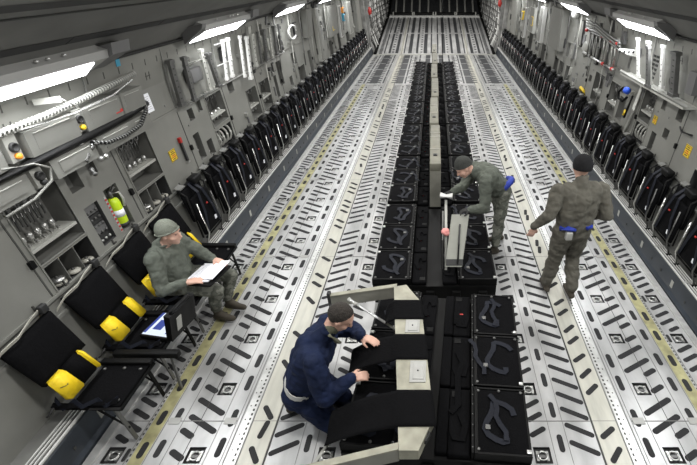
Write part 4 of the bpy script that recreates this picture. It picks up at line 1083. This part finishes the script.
def arm(p0, p1, hgt, nm='side_arm'):
    b = MB(); p0 = V(p0); p1 = V(p1)
    d = (p1 - p0); n = d.cross(V((0, 0, 1))).normalized() * .018
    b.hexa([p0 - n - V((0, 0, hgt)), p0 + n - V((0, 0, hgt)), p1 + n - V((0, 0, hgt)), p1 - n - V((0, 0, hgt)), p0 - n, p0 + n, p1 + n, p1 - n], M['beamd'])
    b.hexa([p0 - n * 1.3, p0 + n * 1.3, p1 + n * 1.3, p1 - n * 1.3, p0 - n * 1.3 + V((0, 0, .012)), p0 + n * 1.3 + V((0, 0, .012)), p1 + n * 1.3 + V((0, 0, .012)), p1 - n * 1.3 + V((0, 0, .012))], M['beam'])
    b.build(nm, parent=t)
arm(Q(-1.02, 3.16, -.16), Q(-.36, 3.12, -.01), .13); arm(Q(-.86, 1.50, -.22), Q(-.23, 1.53, -.01), .13)
b = MB(); b.slab(Q(-1.035, 3.17, -.30), Q(-1.035, 3.16, -.12), (0.0, .05, 0), .03, M['ink']); b.slab(Q(-1.03, 3.16, -.25), Q(-1.02, 3.07, -.33), (.02, 0, 0), .02, M['ink']); b.build('arm_end', parent=t)
b = MB(); b.slab(Q(-.87, 1.50, -.36), Q(-.87, 1.5, -.2), (0, .04, 0), .03, M['green']); b.build('arm_end', parent=t)
b = MB(); b.tube([Q(-.80, 2.98, -.05), Q(-.30, 2.62, -.11)], .014, M['metal'], 8); b.tube([Q(-.80, 2.98, -.05), Q(-.72, 2.92, -.06)], .02, M['ltgrey'], 8); b.build('strut', parent=t)
b = MB(); b.tube([Q(-.72, 1.78, -.28), Q(-.82, 1.52, -.24)], .012, M['ltgrey'], 8); b.build('strut', parent=t)
b = MB()
for y, x in ((1.75, -.19), (2.95, -.27)): b.box(Q(x - .03, y - .03, DECK + .052 - Hb), Q(x + .03, y + .03, -.1), M['blackm'])
b.each('support_leg', t)
def drape(y0, y1, xl, zl, dy, lab):
    # cloth over the beam, then sloping down to the left
    def bx(y): return -.125 + (-.11) * (y - 2.89) * -1 * -1
    vs = []; fs = []; ny = 10; path = []
    for j in range(ny + 1):
        w = j / ny; y = y0 + (y1 - y0) * w
        xr = -.005 + (-.12) * (y - 1.73) / 1.16 + .008; xle = -.225 + (-.16) * (y - 1.5) / 1.6 - .006
        ln = [(xr + .003, -.07), (xr + .003, .004), (xr - .02, .012), ((xr + xle) / 2, .012), (xle + .01, .012), (xle - .02, -.01)]
        for i in range(1, 9):
            u = i / 8; wob = .02 * math.sin(7 * w + 3 * u) * u
            ln.append((xle - .02 + (xl - xle) * u, -.01 + (zl + .01) * (u ** 1.3) + wob))
        path.append([(x, y + dy * max(0, (k - 5) / 8) * 1., z) for k, (x, z) in enumerate(ln)])
    m = len(path[0])
    for row in path:
        for p in row: vs.append(Q(*p) + o)
    N_ = len(vs)
    vs2 = [v - V((0, 0, .008)) for v in vs]
    for j in range(ny):
        for i in range(m - 1):
            a = j * m + i; fs.append((a, a + 1, a + m + 1, a + m)); fs.append((a + N_, a + m + N_, a + m + 1 + N_, a + 1 + N_))
    ed = [i for i in range(m)] + [j * m + m - 1 for j in range(1, ny + 1)] + [ny * m + i for i in range(m - 2, -1, -1)] + [j * m for j in range(ny - 1, 0, -1)]
    for a, c in zip(ed, ed[1:] + ed[:1]): fs.append((a, c, c + N_, a + N_))
    b = MB(); b.add(vs + vs2, fs, M['black'], True); c = b.build('seat_cloth'); tag(c, lab, 'cloth', 'black cloths over the lowered beam')
drape(2.66, 2.90, -.42, -.08, 0, 'short black cloth wrapped over the far end of the cream beam')
drape(2.22, 2.48, -.66, -.13, -.02, 'middle black cloth over the cream beam, held by the kneeling man')
drape(1.66, 1.94, -.74, -.22, -.0, 'largest black cloth hanging off the near part of the cream beam')

# grey panel and rod lifted by the bending man
t = empty('lifted_panel', (.22, 3.9, DECK + .13)); tag(t, 'long tapering grey panel tilted up by the bending man', 'panel'); o = V(t.location)
b = MB(); n = V((0, -.8, .5)).normalized() * .03
pl = [V((.12, 3.80, .46)), V((.31, 3.80, .46)), V((.40, 4.22, .90)), V((.20, 4.22, .90))]
b.prism([p - o for p in pl], -n * 1.2, M['knee']); b.build('panel_face', parent=t)
b = MB(); b.slab(V((.13, 3.83, .50)) - o, V((.32, 3.83, .50)) - o, (0, .05, .05), .012, M['ink']); b.tube([V((.26, 3.79, .5)) - o, V((.29, 4.1, .84)) - o], .01, M['ink'], 6); b.build('strap', parent=t)
t = empty('support_rod', (.15, 3.9, DECK + .1)); tag(t, 'slim grey rod with a white cross grip beside the lifted panel', 'rod'); o = V(t.location)
b = MB(); b.tube([V((.13, 3.82, .40)) - o, V((.135, 4.38, 1.0)) - o], .016, M['ltgrey'], 8); b.build('shaft', parent=t)
b = MB(); b.tube([V((.07, 4.42, 1.04)) - o, V((.21, 4.40, 1.04)) - o], .04, M['white'], 12); b.build('cross_grip', parent=t)
b = MB(); b.tube([V((.09, 3.88, .37)) - o, V((.10, 4.3, .9)) - o], .010, M['metald'], 6); b.build('side_wire', parent=t)
b = MB()
bm = bmesh.new(); bmesh.ops.create_icosphere(bm, subdivisions=3, radius=.05)
for v in bm.verts: v.co *= 1 + .35 * noise.noise(v.co * 30); v.co.z *= .8
for v in bm.verts: v.co += V((.13, 4.08, .75))
b.add([v.co[:] for v in bm.verts], [[v.index for v in f.verts] for f in bm.faces], M['pink'], True); bm.free()
tag(b.build('pink_rag'), 'small crumpled pink rag on the slim rod', 'rag')

t = empty('hanging_line', (.27, 15.5, .9)); tag(t, 'thin black line hanging down to the centre seats near the ramp', 'line')
b = MB(); b.tube([(0, 0, -.45), (.0, 0, 2.85)], .012, M['ink'], 6); b.build('cord', parent=t)
b = MB(); b.lathe([(.01, 0), (.03, .01), (.03, .08), (.01, .1)], (0, 0, -.52), m=M['ink'], n=8); b.build('weight', parent=t)

# ------------------------------------------------------------------ people
class Fig:
    def __init__(s): s.mb = MB(); s.pr = []
    def cap(s, a, ra, b, rb, m, n=14):
        a, b = V(a), V(b); d = b - a; L = max(d.length, 1e-5)
        prof = []
        for k in range(5): q = PI / 2 * k / 4; prof.append((ra * math.sin(q), -ra * math.cos(q)))
        for k in range(5): q = PI / 2 * k / 4; prof.append((rb * math.cos(q), L + rb * math.sin(q)))
        s.mb.lathe(prof, a, d if d.length > 1e-5 else (0, 0, 1), M[m], n); s.pr.append((a, b, ra, rb, m))
    def chain(s, pts, rs, m):
        for i in range(len(pts) - 1): s.cap(pts[i], rs[i], pts[i + 1], rs[i + 1], m)
    def ell(s, c, ax, r, m):     # ax: 3 orthonormal vectors
        c = V(c); bm = bmesh.new(); bmesh.ops.create_icosphere(bm, subdivisions=3, radius=1)
        s.mb.add([c + ax[0] * v.co.x * r[0] + ax[1] * v.co.y * r[1] + ax[2] * v.co.z * r[2] for v in bm.verts], [[v.index for v in f.verts] for f in bm.faces], M[m]); bm.free()
        s.pr.append(('e', c, ax, r, m))
    def build(s, name, vox=.009, wrinkle=.008, cloth=()):
        o = s.mb.build('tmp'); md = o.modifiers.new('r', 'REMESH'); md.mode = 'VOXEL'; md.voxel_size = vox; md.use_smooth_shade = True
        sm = o.modifiers.new('s', 'SMOOTH'); sm.factor = .5; sm.iterations = 2
        dg = bpy.context.evaluated_depsgraph_get(); dg.update()
        me = bpy.data.meshes.new_from_object(o.evaluated_get(dg)); me.name = name
        bpy.data.objects.remove(o)
        names = []
        for p in s.pr:
            if p[-1] not in names: names.append(p[-1])
        me.materials.clear()
        for n in names: me.materials.append(M[n])
        def dist(p, q):
            if q[0] == 'e' and isinstance(q[0], str):
                _, c, ax, r, m = q; d = p - c
                k = math.sqrt(sum((d.dot(ax[i]) / r[i]) ** 2 for i in range(3))); return (k - 1) * min(r)
            a, b, ra, rb, m = q; ab = b - a; l2 = ab.length_squared
            t = max(0, min(1, (p - a).dot(ab) / l2)) if l2 > 1e-10 else 0
            return (p - (a + ab * t)).length - (ra + (rb - ra) * t)
        vm = []
        for v in me.vertices:
            p = v.co; best = None; bd = 1e9
            for q in s.pr:
                d = dist(p, q)
                if d < bd: bd = d; best = q
            vm.append(names.index(best[-1]))
        nrm = [v.normal.copy() for v in me.vertices]
        for i, v in enumerate(me.vertices):
            if names[vm[i]] in cloth:
                p = v.co
                k = noise.noise(V((p.x * 9, p.y * 9, p.z * 14))) + .5 * noise.noise(p * 26) - 1.1 * max(0, .25 - abs(noise.noise(V((p.x * 7 + 5, p.y * 7, p.z * 16)))) * 1.6)
                v.co = p + nrm[i] * wrinkle * (k + .15 * 0)
        for f in me.polygons:
            f.material_index = vm[f.vertices[0]]; f.use_smooth = True
        me.update()
        ob = bpy.data.objects.new(name, me); COL.objects.link(ob); return ob
def axes(fwd, up):
    f = V(fwd).normalized(); u = V(up); u = (u - f * u.dot(f)).normalized(); r = f.cross(u); return (r, f, u)   # right, forward, up
def head(F, c, ax, skin='skin', ears=True):
    r, f, u = ax; c = V(c)
    F.ell(c + u * .02 - f * .012, ax, (.076, .096, .092), skin)
    F.ell(c - u * .045 + f * .022, ax, (.060, .070, .075), skin)
    F.ell(c - u * .098 + f * .055, ax, (.030, .026, .022), skin)      # chin
    F.cap(c + u * .012 + f * .082, .010, c - u * .028 + f * .106, .014, skin)   # nose
    F.cap(c + u * .03 + f * .076 - r * .035, .013, c + u * .03 + f * .076 + r * .035, .013, skin)   # brow
    F.cap(c - u * .062 + f * .085 - r * .018, .009, c - u * .062 + f * .085 + r * .018, .009, skin)   # lips
    for s in (-1, 1):
        if ears: F.ell(c + r * s * .078 - f * .005 - u * .008, ax, (.012, .02, .03), skin)
        F.ell(c + r * s * .045 + f * .05 - u * .03, ax, (.025, .03, .025), skin)
def hand(F, w, d, n, m='skin', curl=.6, thumb=1):
    # wrist w, direction d, palm normal n
    w = V(w); d = V(d).normalized(); n = V(n); n = (n - d * n.dot(d)).normalized(); s = d.cross(n)
    F.cap(w, .026, w + d * .03, .026, m)
    for k in (-1, 0, 1): F.cap(w + d * .03 + s * k * .018, .017, w + d * .085 + s * k * .024, .015, m)
    for k, L in ((-1.5, .062), (-.5, .078), (.5, .083), (1.5, .072)):
        a = w + d * .088 + s * k * .0195; c1 = curl * .6; b = a + (d * math.cos(c1) + n * math.sin(c1)) * L * .5 + s * k * .002
        c = b + (d * math.cos(c1 * 2.4) + n * math.sin(c1 * 2.4)) * L * .5
        F.cap(a, .0095, b, .009, m); F.cap(b, .009, c, .0078, m)
    a = w + d * .025 + s * thumb * .028; b = a + (d * .7 + s * thumb * .6 + n * .4).normalized() * .045; c = b + (d * .9 + s * thumb * .1 + n * .5).normalized() * .035
    F.cap(a, .014, b, .0115, m); F.cap(b, .0115, c, .0095, m)
def shell(name, c, ax, r, cut, m, parent, th=.008, nz=0., fold=None):
    # cap/hair: ellipsoid shell above a plane (cut=(normal in head axes, offset))
    c = V(c); bm = bmesh.new(); bmesh.ops.create_icosphere(bm, subdivisions=4, radius=1)
    n = V(cut[0]).normalized()
    bmesh.ops.bisect_plane(bm, geom=bm.verts[:] + bm.edges[:] + bm.faces[:], plane_co=n * cut[1], plane_no=n, clear_inner=True)
    rim = [v for v in bm.verts if any(len(e.link_faces) == 1 for e in v.link_edges)]
    for v in bm.verts:
        k = 1 + nz * noise.noise(v.co * 7)
        v.co = ax[0] * v.co.x * r[0] * k + ax[1] * v.co.y * r[1] * k + ax[2] * v.co.z * r[2] * k
    rimset = set(v.index for v in rim)
    g = bmesh.ops.solidify(bm, geom=bm.faces[:], thickness=th)
    bm.normal_update()
    b = MB(); bm.verts.index_update(); b.add([v.co + c for v in bm.verts], [[v.index for v in f.verts] for f in bm.faces], M[m], True); bm.free()
    o = b.build(name, parent=parent, fix=True)
    if fold is not None:
        # rolled brim: tube around the cut ellipse
        t1 = n.orthogonal().normalized(); t2 = n.cross(t1); rad = math.sqrt(1 - cut[1] ** 2)
        pts = []
        for k in range(33):
            a = 2 * PI * k / 32; q = n * (cut[1] + fold * .4) + (t1 * math.cos(a) + t2 * math.sin(a)) * rad
            pts.append(c + ax[0] * q.x * r[0] * 1.02 + ax[1] * q.y * r[1] * 1.02 + ax[2] * q.z * r[2])
        b = MB(); b.tube(pts, .008, M[m], 8, False); b.build('brim', parent=o)
    return o
def eyes(c, ax, parent):
    r, f, u = ax
    for s in (-1, 1):
        b = MB(); b.lathe([(.002, 0), (.009, .002), (.006, .005)], V(c) + r * s * .03 + f * .079 + u * .008, f, M['eye'], 8); b.build('eye', parent=parent)
def boot(F, ankle, toe, m, r=.043):
    a = V(ankle); t = V(toe); d = (t - a); d.z = 0; d = d.normalized(); base = V((a.x, a.y, a.z - .055))
    F.cap(a + V((0, 0, .05)), r * 1.05, a - V((0, 0, .01)), r, m); F.cap(base - d * .035, .037, base + d * .09, .04, m); F.cap(base + d * .09, .04, base + d * .16 - V((0, 0, .006)), .033, m); F.cap(a, r, base + d * .08 + V((0, 0, .012)), .038, m)

# --- seated man reading
F = Fig()
P = V((-2.66, 3.44, .56)); C_ = V((-2.68, 3.43, .88)); N = V((-2.62, 3.41, 1.05)); Hc = V((-2.54, 3.40, 1.165)); hax = axes((.95, -.02, -.12), (.2, 0, 1))
sh = V((0, 1, 0))
F.cap(P - sh * .08, .125, P + sh * .08, .125, 'camo')
F.cap(P + V((.02, 0, .06)), .13, C_ + V((.015, 0, .03)), .135, 'sage')
for s in (-1, 1): F.cap(P + sh * s * .07 + V((0, 0, .06)), .125, C_ + sh * s * .09 + V((0, 0, .02)), .13, 'sage')
F.cap(C_ - sh * .15 + V((.0, 0, .08)), .075, C_ + sh * .15 + V((0, 0, .08)), .075, 'sage')
F.cap(C_ + V((0, 0, .12)), .085, N - V((.02, 0, .01)), .062, 'sage'); F.cap(N - V((.01, 0, .02)), .052, Hc - V((.03, 0, .06)), .05, 'skin')
head(F, Hc, hax)
SR, SL = C_ + V((.01, -.185, .09)), C_ + V((.01, .185, .09))
ER, EL = V((-2.62, 3.12, .68)), V((-2.47, 3.68, .72)); WR_, WL_ = V((-2.45, 3.22, .70)), V((-2.32, 3.58, .72))
for S_, E_, W_ in ((SR, ER, WR_), (SL, EL, WL_)):
    F.chain([S_, S_.lerp(E_, .5), E_], [.082, .073, .062], 'sage'); F.chain([E_, E_.lerp(W_, .5), W_], [.062, .055, .042], 'sage')
hand(F, WR_ + V((.02, 0, .0)), (.9, .25, .1), (0, .2, -1), 'skin', .5, 1); hand(F, WL_ + V((.02, 0, 0)), (.8, -.5, .1), (0, -.2, -1), 'skin', .5, -1)
KR, KL = V((-2.24, 3.34, .50)), V((-2.20, 3.60, .50)); AR, AL = V((-2.37, 3.42, .12)), V((-2.32, 3.60, .12))
for s, K, A in ((-1, KR, AR), (1, KL, AL)):
    F.chain([P + sh * s * .09, (P + sh * s * .09).lerp(K, .5) + V((0, 0, .01)), K], [.105, .09, .072], 'camo'); F.chain([K, K.lerp(A, .4) - V((.02, 0, 0)), A + V((0, 0, .08))], [.07, .066, .055], 'camo')
    boot(F, A, A + V((.2, -.03, 0)), 'bootd')
p1 = F.build('person', .0085, .013, ('sage', 'camo')); tag(p1, 'person in sage green beanie and jacket seated on the left reading papers', 'person')
shell('beanie', Hc + hax[2] * .022 - hax[1] * .018, hax, (.09, .108, .122), ((0, -.30, 1), -.03), 'beanie', p1, .006, .04, fold=.0); eyes(Hc, hax, p1)
b = MB(); b.tube([N + V((.05 * math.cos(a) - .012, .058 * math.sin(a), -.015 + .012 * math.cos(a))) for a in [2 * PI * k / 16 for k in range(17)]], .016, M['sage'], 8, False); b.build('collar', parent=p1)
# binder and papers on his lap
t = empty('binder', (-2.31, 3.38, .665), rot=(math.radians(2), math.radians(-9), math.radians(-14))); tag(t, 'open black binder lying on the lap of the seated man', 'binder')
b = MB(); b.rbox((-.16, -.16, -.012), (.17, .17, .008), .006, M['blackm']); b.build('cover', parent=t)
t2 = empty('paper_stack', (-2.325, 3.40, .68), rot=(math.radians(2), math.radians(-9), math.radians(-14))); tag(t2, 'white printed papers lying on the open black binder', 'paper')
b = MB(); b.box((-.14, -.14, .0), (.14, .15, .01), M['paper'])
b.hexa([(-.02, -.1, .014), (.2, -.13, .03), (.21, .15, .05), (0, .17, .03), (-.02, -.1, .016), (.2, -.13, .032), (.21, .15, .052), (0, .17, .032)], M['paper']); b.build('sheets', parent=t2)
b = MB()
for k in range(9): b.box((-.12 + .013 * k, -.12, .0101), (-.117 + .013 * k, -.12 + .1 * (1 + (k * 7 % 3) * .5), .0106), M['pencil'])
b.build('printed_lines', parent=t2)
b = MB(); b.tube([(-2.44, 3.42, .72), (-2.38, 3.50, .715)], .005, M['ink'], 6); tag(b.build('pen'), 'black pen lying on the white papers', 'pen')
# seat tray beyond him (dark pan of fourth seat raised)
# --- kneeling man
F = Fig()
P = V((-1.10, 2.30, .36)); C_ = V((-.95, 2.34, .73)); N = V((-.82, 2.36, .93)); Hc = V((-.715, 2.38, 1.045)); hax = axes((.75, -.05, -.62), (.62, 0, .78))
sh = V((.08, 1, 0)).normalized()
F.cap(P - sh * .09, .14, P + sh * .09, .14, 'navy')
F.cap(P + V((.0, 0, .05)), .155, C_ + V((-.01, 0, 0)), .16, 'navy')
for s in (-1, 1): F.cap(P + sh * s * .07 + V((.02, 0, .05)), .14, C_ + sh * s * .10, .145, 'navy')
F.cap(C_ - sh * .17 + V((.03, 0, .07)), .08, C_ + sh * .17 + V((.03, 0, .07)), .08, 'navy'); F.cap(C_ + V((.04, 0, .1)), .09, N - V((.03, 0, .03)), .065, 'navy')
F.cap(N - V((.02, 0, .03)), .055, Hc - hax[1] * .03 - hax[2] * .05, .054, 'skin'); F.cap(N - V((.03, 0, .04)), .075, N + V((.012, 0, .012)), .066, 'navy'); F.cap(N + V((.005, 0, .005)), .064, N + V((.028, 0, .03)), .061, 'olive'); head(F, Hc, hax)
SR, SL = C_ + V((.05, -.21, .07)), C_ + V((.06, .21, .07))
ER, EL = V((-.83, 2.02, .55)), V((-.68, 2.62, .66)); WR_, WL_ = V((-.64, 2.12, .66)), V((-.60, 2.46, .755))
for S_, E_, W_ in ((SR, ER, WR_), (SL, EL, WL_)):
    F.chain([S_, S_.lerp(E_, .5), E_], [.092, .083, .07], 'navy'); F.chain([E_, E_.lerp(W_, .5), W_], [.07, .062, .046], 'navy')
hand(F, WR_, (.85, .3, -.1), (0, .5, -1), 'skin', .7, 1); hand(F, WL_, (.85, -.35, -.02), (0, -.1, -1), 'skin', .45, -1)
for s in (-1, 1):
    K = V((-.80, 2.26 + s * .15 - .04, .10)); A = V((-1.14, 2.40 + s * .11, .09)); H_ = P + sh * s * .10
    F.chain([H_, H_.lerp(K, .5), K], [.12, .105, .08], 'navy'); F.chain([K, K.lerp(A, .5), A], [.08, .075, .055], 'navy')
    F.cap(A - V((.02, 0, .0)), .05, A + V((-.10, 0, -.02)), .045, 'bootd'); F.cap(A + V((-.10, 0, .0)), .045, A + V((-.12, 0, -.045)), .04, 'bootd')
p2 = F.build('person', .0085, .014, ('navy',)); tag(p2, 'person in dark navy coverall kneeling beside the cream beam', 'person')
shell('hair', Hc + hax[2] * .022 - hax[1] * .018, hax, (.081, .101, .099), ((0, -.85, .6), -.12), 'hair', p2, .005, .07); eyes(Hc, hax, p2)
b = MB(); b.tube([N + V((.02, -.075, .02)), N + V((.065, -.06, -.06)), N + V((.075, -.02, -.12))], [.014, .02, .012], M['olive'], 8); b.build('collar', parent=p2)
ax_ = (V((.35, .0, .9)).normalized())
b = MB(); pts = []
for k in range(25):
    a = 2 * PI * k / 24; x1 = V((.93, 0, -.36)); pts.append(P + V((.035, 0, .105)) + x1 * .147 * math.cos(a) + sh * .222 * math.sin(a))
b.ribbon(pts, .045, .008, M['webw'], (.36, 0, .93)); b.build('belt', parent=p2)

# --- bending man
F = Fig()
P = V((.84, 4.84, .93)); C_ = V((.63, 4.72, 1.16)); N = V((.47, 4.66, 1.25)); Hc = V((.345, 4.645, 1.30)); hax = axes((-.75, -.3, -.6), (-.5, -.1, .86))
sh = V((.25, -1, 0)).normalized()      # his left side, towards the camera
F.cap(P - sh * .09, .115, P + sh * .09, .115, 'camo')
F.cap(P + V((-.04, -.02, .05)), .135, C_ + V((.01, 0, .02)), .145, 'sage')
for s in (-1, 1): F.cap(P + sh * s * .07 + V((-.06, -.02, .05)), .128, C_ + sh * s * .10, .135, 'sage')
F.cap(C_ - sh * .16 + V((-.06, 0, .02)), .078, C_ + sh * .16 + V((-.06, 0, .02)), .078, 'sage'); F.cap(C_ + V((-.08, -.02, .04)), .085, N, .062, 'sage')
F.cap(N, .053, Hc - hax[1] * .03 - hax[2] * .04, .052, 'skin'); head(F, Hc, hax)
SL, SR = C_ + sh * .20 + V((-.07, 0, .02)), C_ - sh * .20 + V((-.07, 0, .02))
EL, ER = V((.60, 4.40, .88)), V((.36, 4.80, .98)); WL_, WR_ = V((.42, 4.26, .94)), V((.22, 4.60, 1.0))
for S_, E_, W_ in ((SR, ER, WR_), (SL, EL, WL_)):
    F.chain([S_, S_.lerp(E_, .5), E_], [.086, .077, .065], 'sage'); F.chain([E_, E_.lerp(W_, .5), W_], [.065, .058, .044], 'sage')
hand(F, WL_, (-.9, -.1, -.1), (0, 0, -1), 'glove', .8, 1); hand(F, WR_, (-.7, -.6, .05), (0, 0, -1), 'glove', .8, -1)
for s, K, A in ((1, V((.84, 4.72, .50)), V((.82, 4.72, .09))), (-1, V((.88, 5.0, .50)), V((.93, 5.06, .09)))):
    H_ = P + sh * s * .09
    F.chain([H_, H_.lerp(K, .5), K], [.112, .096, .074], 'camo'); F.chain([K, K.lerp(A, .4), A + V((0, 0, .08))], [.074, .068, .056], 'camo'); boot(F, A, A + V((-.2, -.05, 0)), 'bootd')
p3 = F.build('person', .0085, .013, ('sage', 'camo')); tag(p3, 'person in dark beanie and sage jacket bending over the centre seats', 'person')
shell('beanie', Hc + hax[2] * .022 - hax[1] * .018, hax, (.09, .108, .122), ((0, -.30, 1), .03), 'beanied', p3, .006, .04, fold=.0); eyes(Hc, hax, p3)
b = MB(); b.tube([P + V((-.06, -.16, .03)), P + V((.02, -.17, .09)), P + V((.10, -.10, .13)), P + V((.13, .0, .12)), P + V((.1, .1, .1))], [.02, .045, .04, .045, .03], M['royal'], 8); b.build('blue_cloth', parent=p3)

# --- walking man, seen from behind
F = Fig()
P = V((1.48, 3.83, .93)); C_ = V((1.49, 3.86, 1.27)); N = V((1.485, 3.87, 1.48)); Hc = V((1.475, 3.90, 1.625)); hax = axes((-.1, 1, -.12), (0, .12, 1))
sh = V((1, .12, 0)).normalized()       # his right
F.cap(P - sh * .08, .125, P + sh * .08, .125, 'suit')
for s in (-1, 1):
    F.cap(P + sh * s * .07 + V((0, 0, .05)), .125, C_ + sh * s * .10, .135, 'suit')
F.cap(P + V((0, 0, .05)), .135, C_ + V((0, -.01, .04)), .15, 'suit'); F.cap(C_ + V((0, 0, .1)), .13, C_ + V((0, 0, .16)), .10, 'suit')
for s in (-1, 1): F.cap(C_ + sh * s * .1 + V((0, -.01, .06)), .125, C_ + sh * s * .12 + V((0, -.01, .1)), .11, 'suit')
F.cap(C_ - sh * .19 + V((0, 0, .11)), .075, C_ + sh * .19 + V((0, 0, .11)), .075, 'suit'); F.cap(C_ + V((0, 0, .14)), .09, N - V((0, 0, .01)), .064, 'suit')
F.cap(N - V((0, 0, .02)), .055, Hc - V((0, 0, .05)), .055, 'skin'); F.cap(N - V((0, 0, .01)), .068, N + V((0, 0, .035)), .064, 'suit'); head(F, Hc, hax)
SR, SL = C_ + sh * .235 + V((0, 0, .11)), C_ - sh * .235 + V((0, 0, .11))
ER, EL = V((1.80, 3.80, 1.13)), V((1.19, 3.74, 1.17)); WR_, WL_ = V((1.72, 3.98, 1.02)), V((1.06, 3.80, 1.0))
for S_, E_, W_ in ((SR, ER, WR_), (SL, EL, WL_)):
    F.chain([S_, S_.lerp(E_, .5), E_], [.084, .076, .064], 'suit'); F.chain([E_, E_.lerp(W_, .5), W_], [.064, .056, .044], 'suit')
hand(F, WL_ + V((0, 0, -.02)), (-.25, .1, -1), (0, 1, 0), 'suit' if 0 else 'skin', .6, 1); hand(F, WR_, (-.4, .5, -.6), (-1, 0, 0), 'skin', .6, -1)
for s, K, A in ((1, V((1.60, 3.98, .50)), V((1.60, 3.80, .12))), (-1, V((1.38, 3.93, .50)), V((1.345, 3.93, .11)))):
    H_ = P + sh * s * .09
    F.chain([H_, H_.lerp(K, .5), K], [.12, .105, .084], 'suit'); F.chain([K, K.lerp(A, .45), A + V((0, 0, .07))], [.084, .08, .070], 'suit'); boot(F, A, A + V((-.02, .2, 0)), 'bootd', .048)
p4 = F.build('person', .0085, .016, ('suit',)); tag(p4, 'person in green flight suit and black cap walking away on the right', 'person')
shell('knit_cap', Hc + hax[2] * .03 - hax[1] * .012, hax, (.096, .114, .108), ((0, .0, 1), -.42), 'capb', p4, .008, .02); eyes(Hc, hax, p4)
b = MB(); b.tube([P + V((-.17, -.10, .08)), P + V((-.10, -.14, .1)), P + V((-.02, -.15, .09))], [.03, .03, .015], M['royal'], 8); b.rbox(P + V((-.12, -.18, -.02)), P + V((-.05, -.13, .07)), .01, M['plac']); b.build('pouch', parent=p4)
b = MB(); b.tube([P + V((.1, -.13, .10)), P + V((.15, -.1, .1)), P + V((.18, -.02, .08))], .022, M['royal'], 8); b.build('blue_cloth', parent=p4)

# ------------------------------------------------------------------ camera, world, view
cd = bpy.data.cameras.new('camera'); cam = bpy.data.objects.new('camera', cd); COL.objects.link(cam)
cd.sensor_width = 36; cd.lens = 420 / 697 * 36; cd.shift_x = -86 / 697; cd.clip_start = .05; cd.clip_end = 100
pitch = math.atan(264.5 / 420)
cam.location = (0, 0, 3.31); cam.rotation_euler = (PI / 2 - pitch, 0, 0)
scn.camera = cam
w = bpy.data.worlds.new('world'); scn.world = w; w.use_nodes = True
w.node_tree.nodes['Background'].inputs[0].default_value = (.5, .52, .55, 1); w.node_tree.nodes['Background'].inputs[1].default_value = .02
vs_ = scn.view_settings
vs_.view_transform = 'Standard'; vs_.look = 'None'; vs_.exposure = .12; vs_.gamma = 1; vs_.use_curve_mapping = False
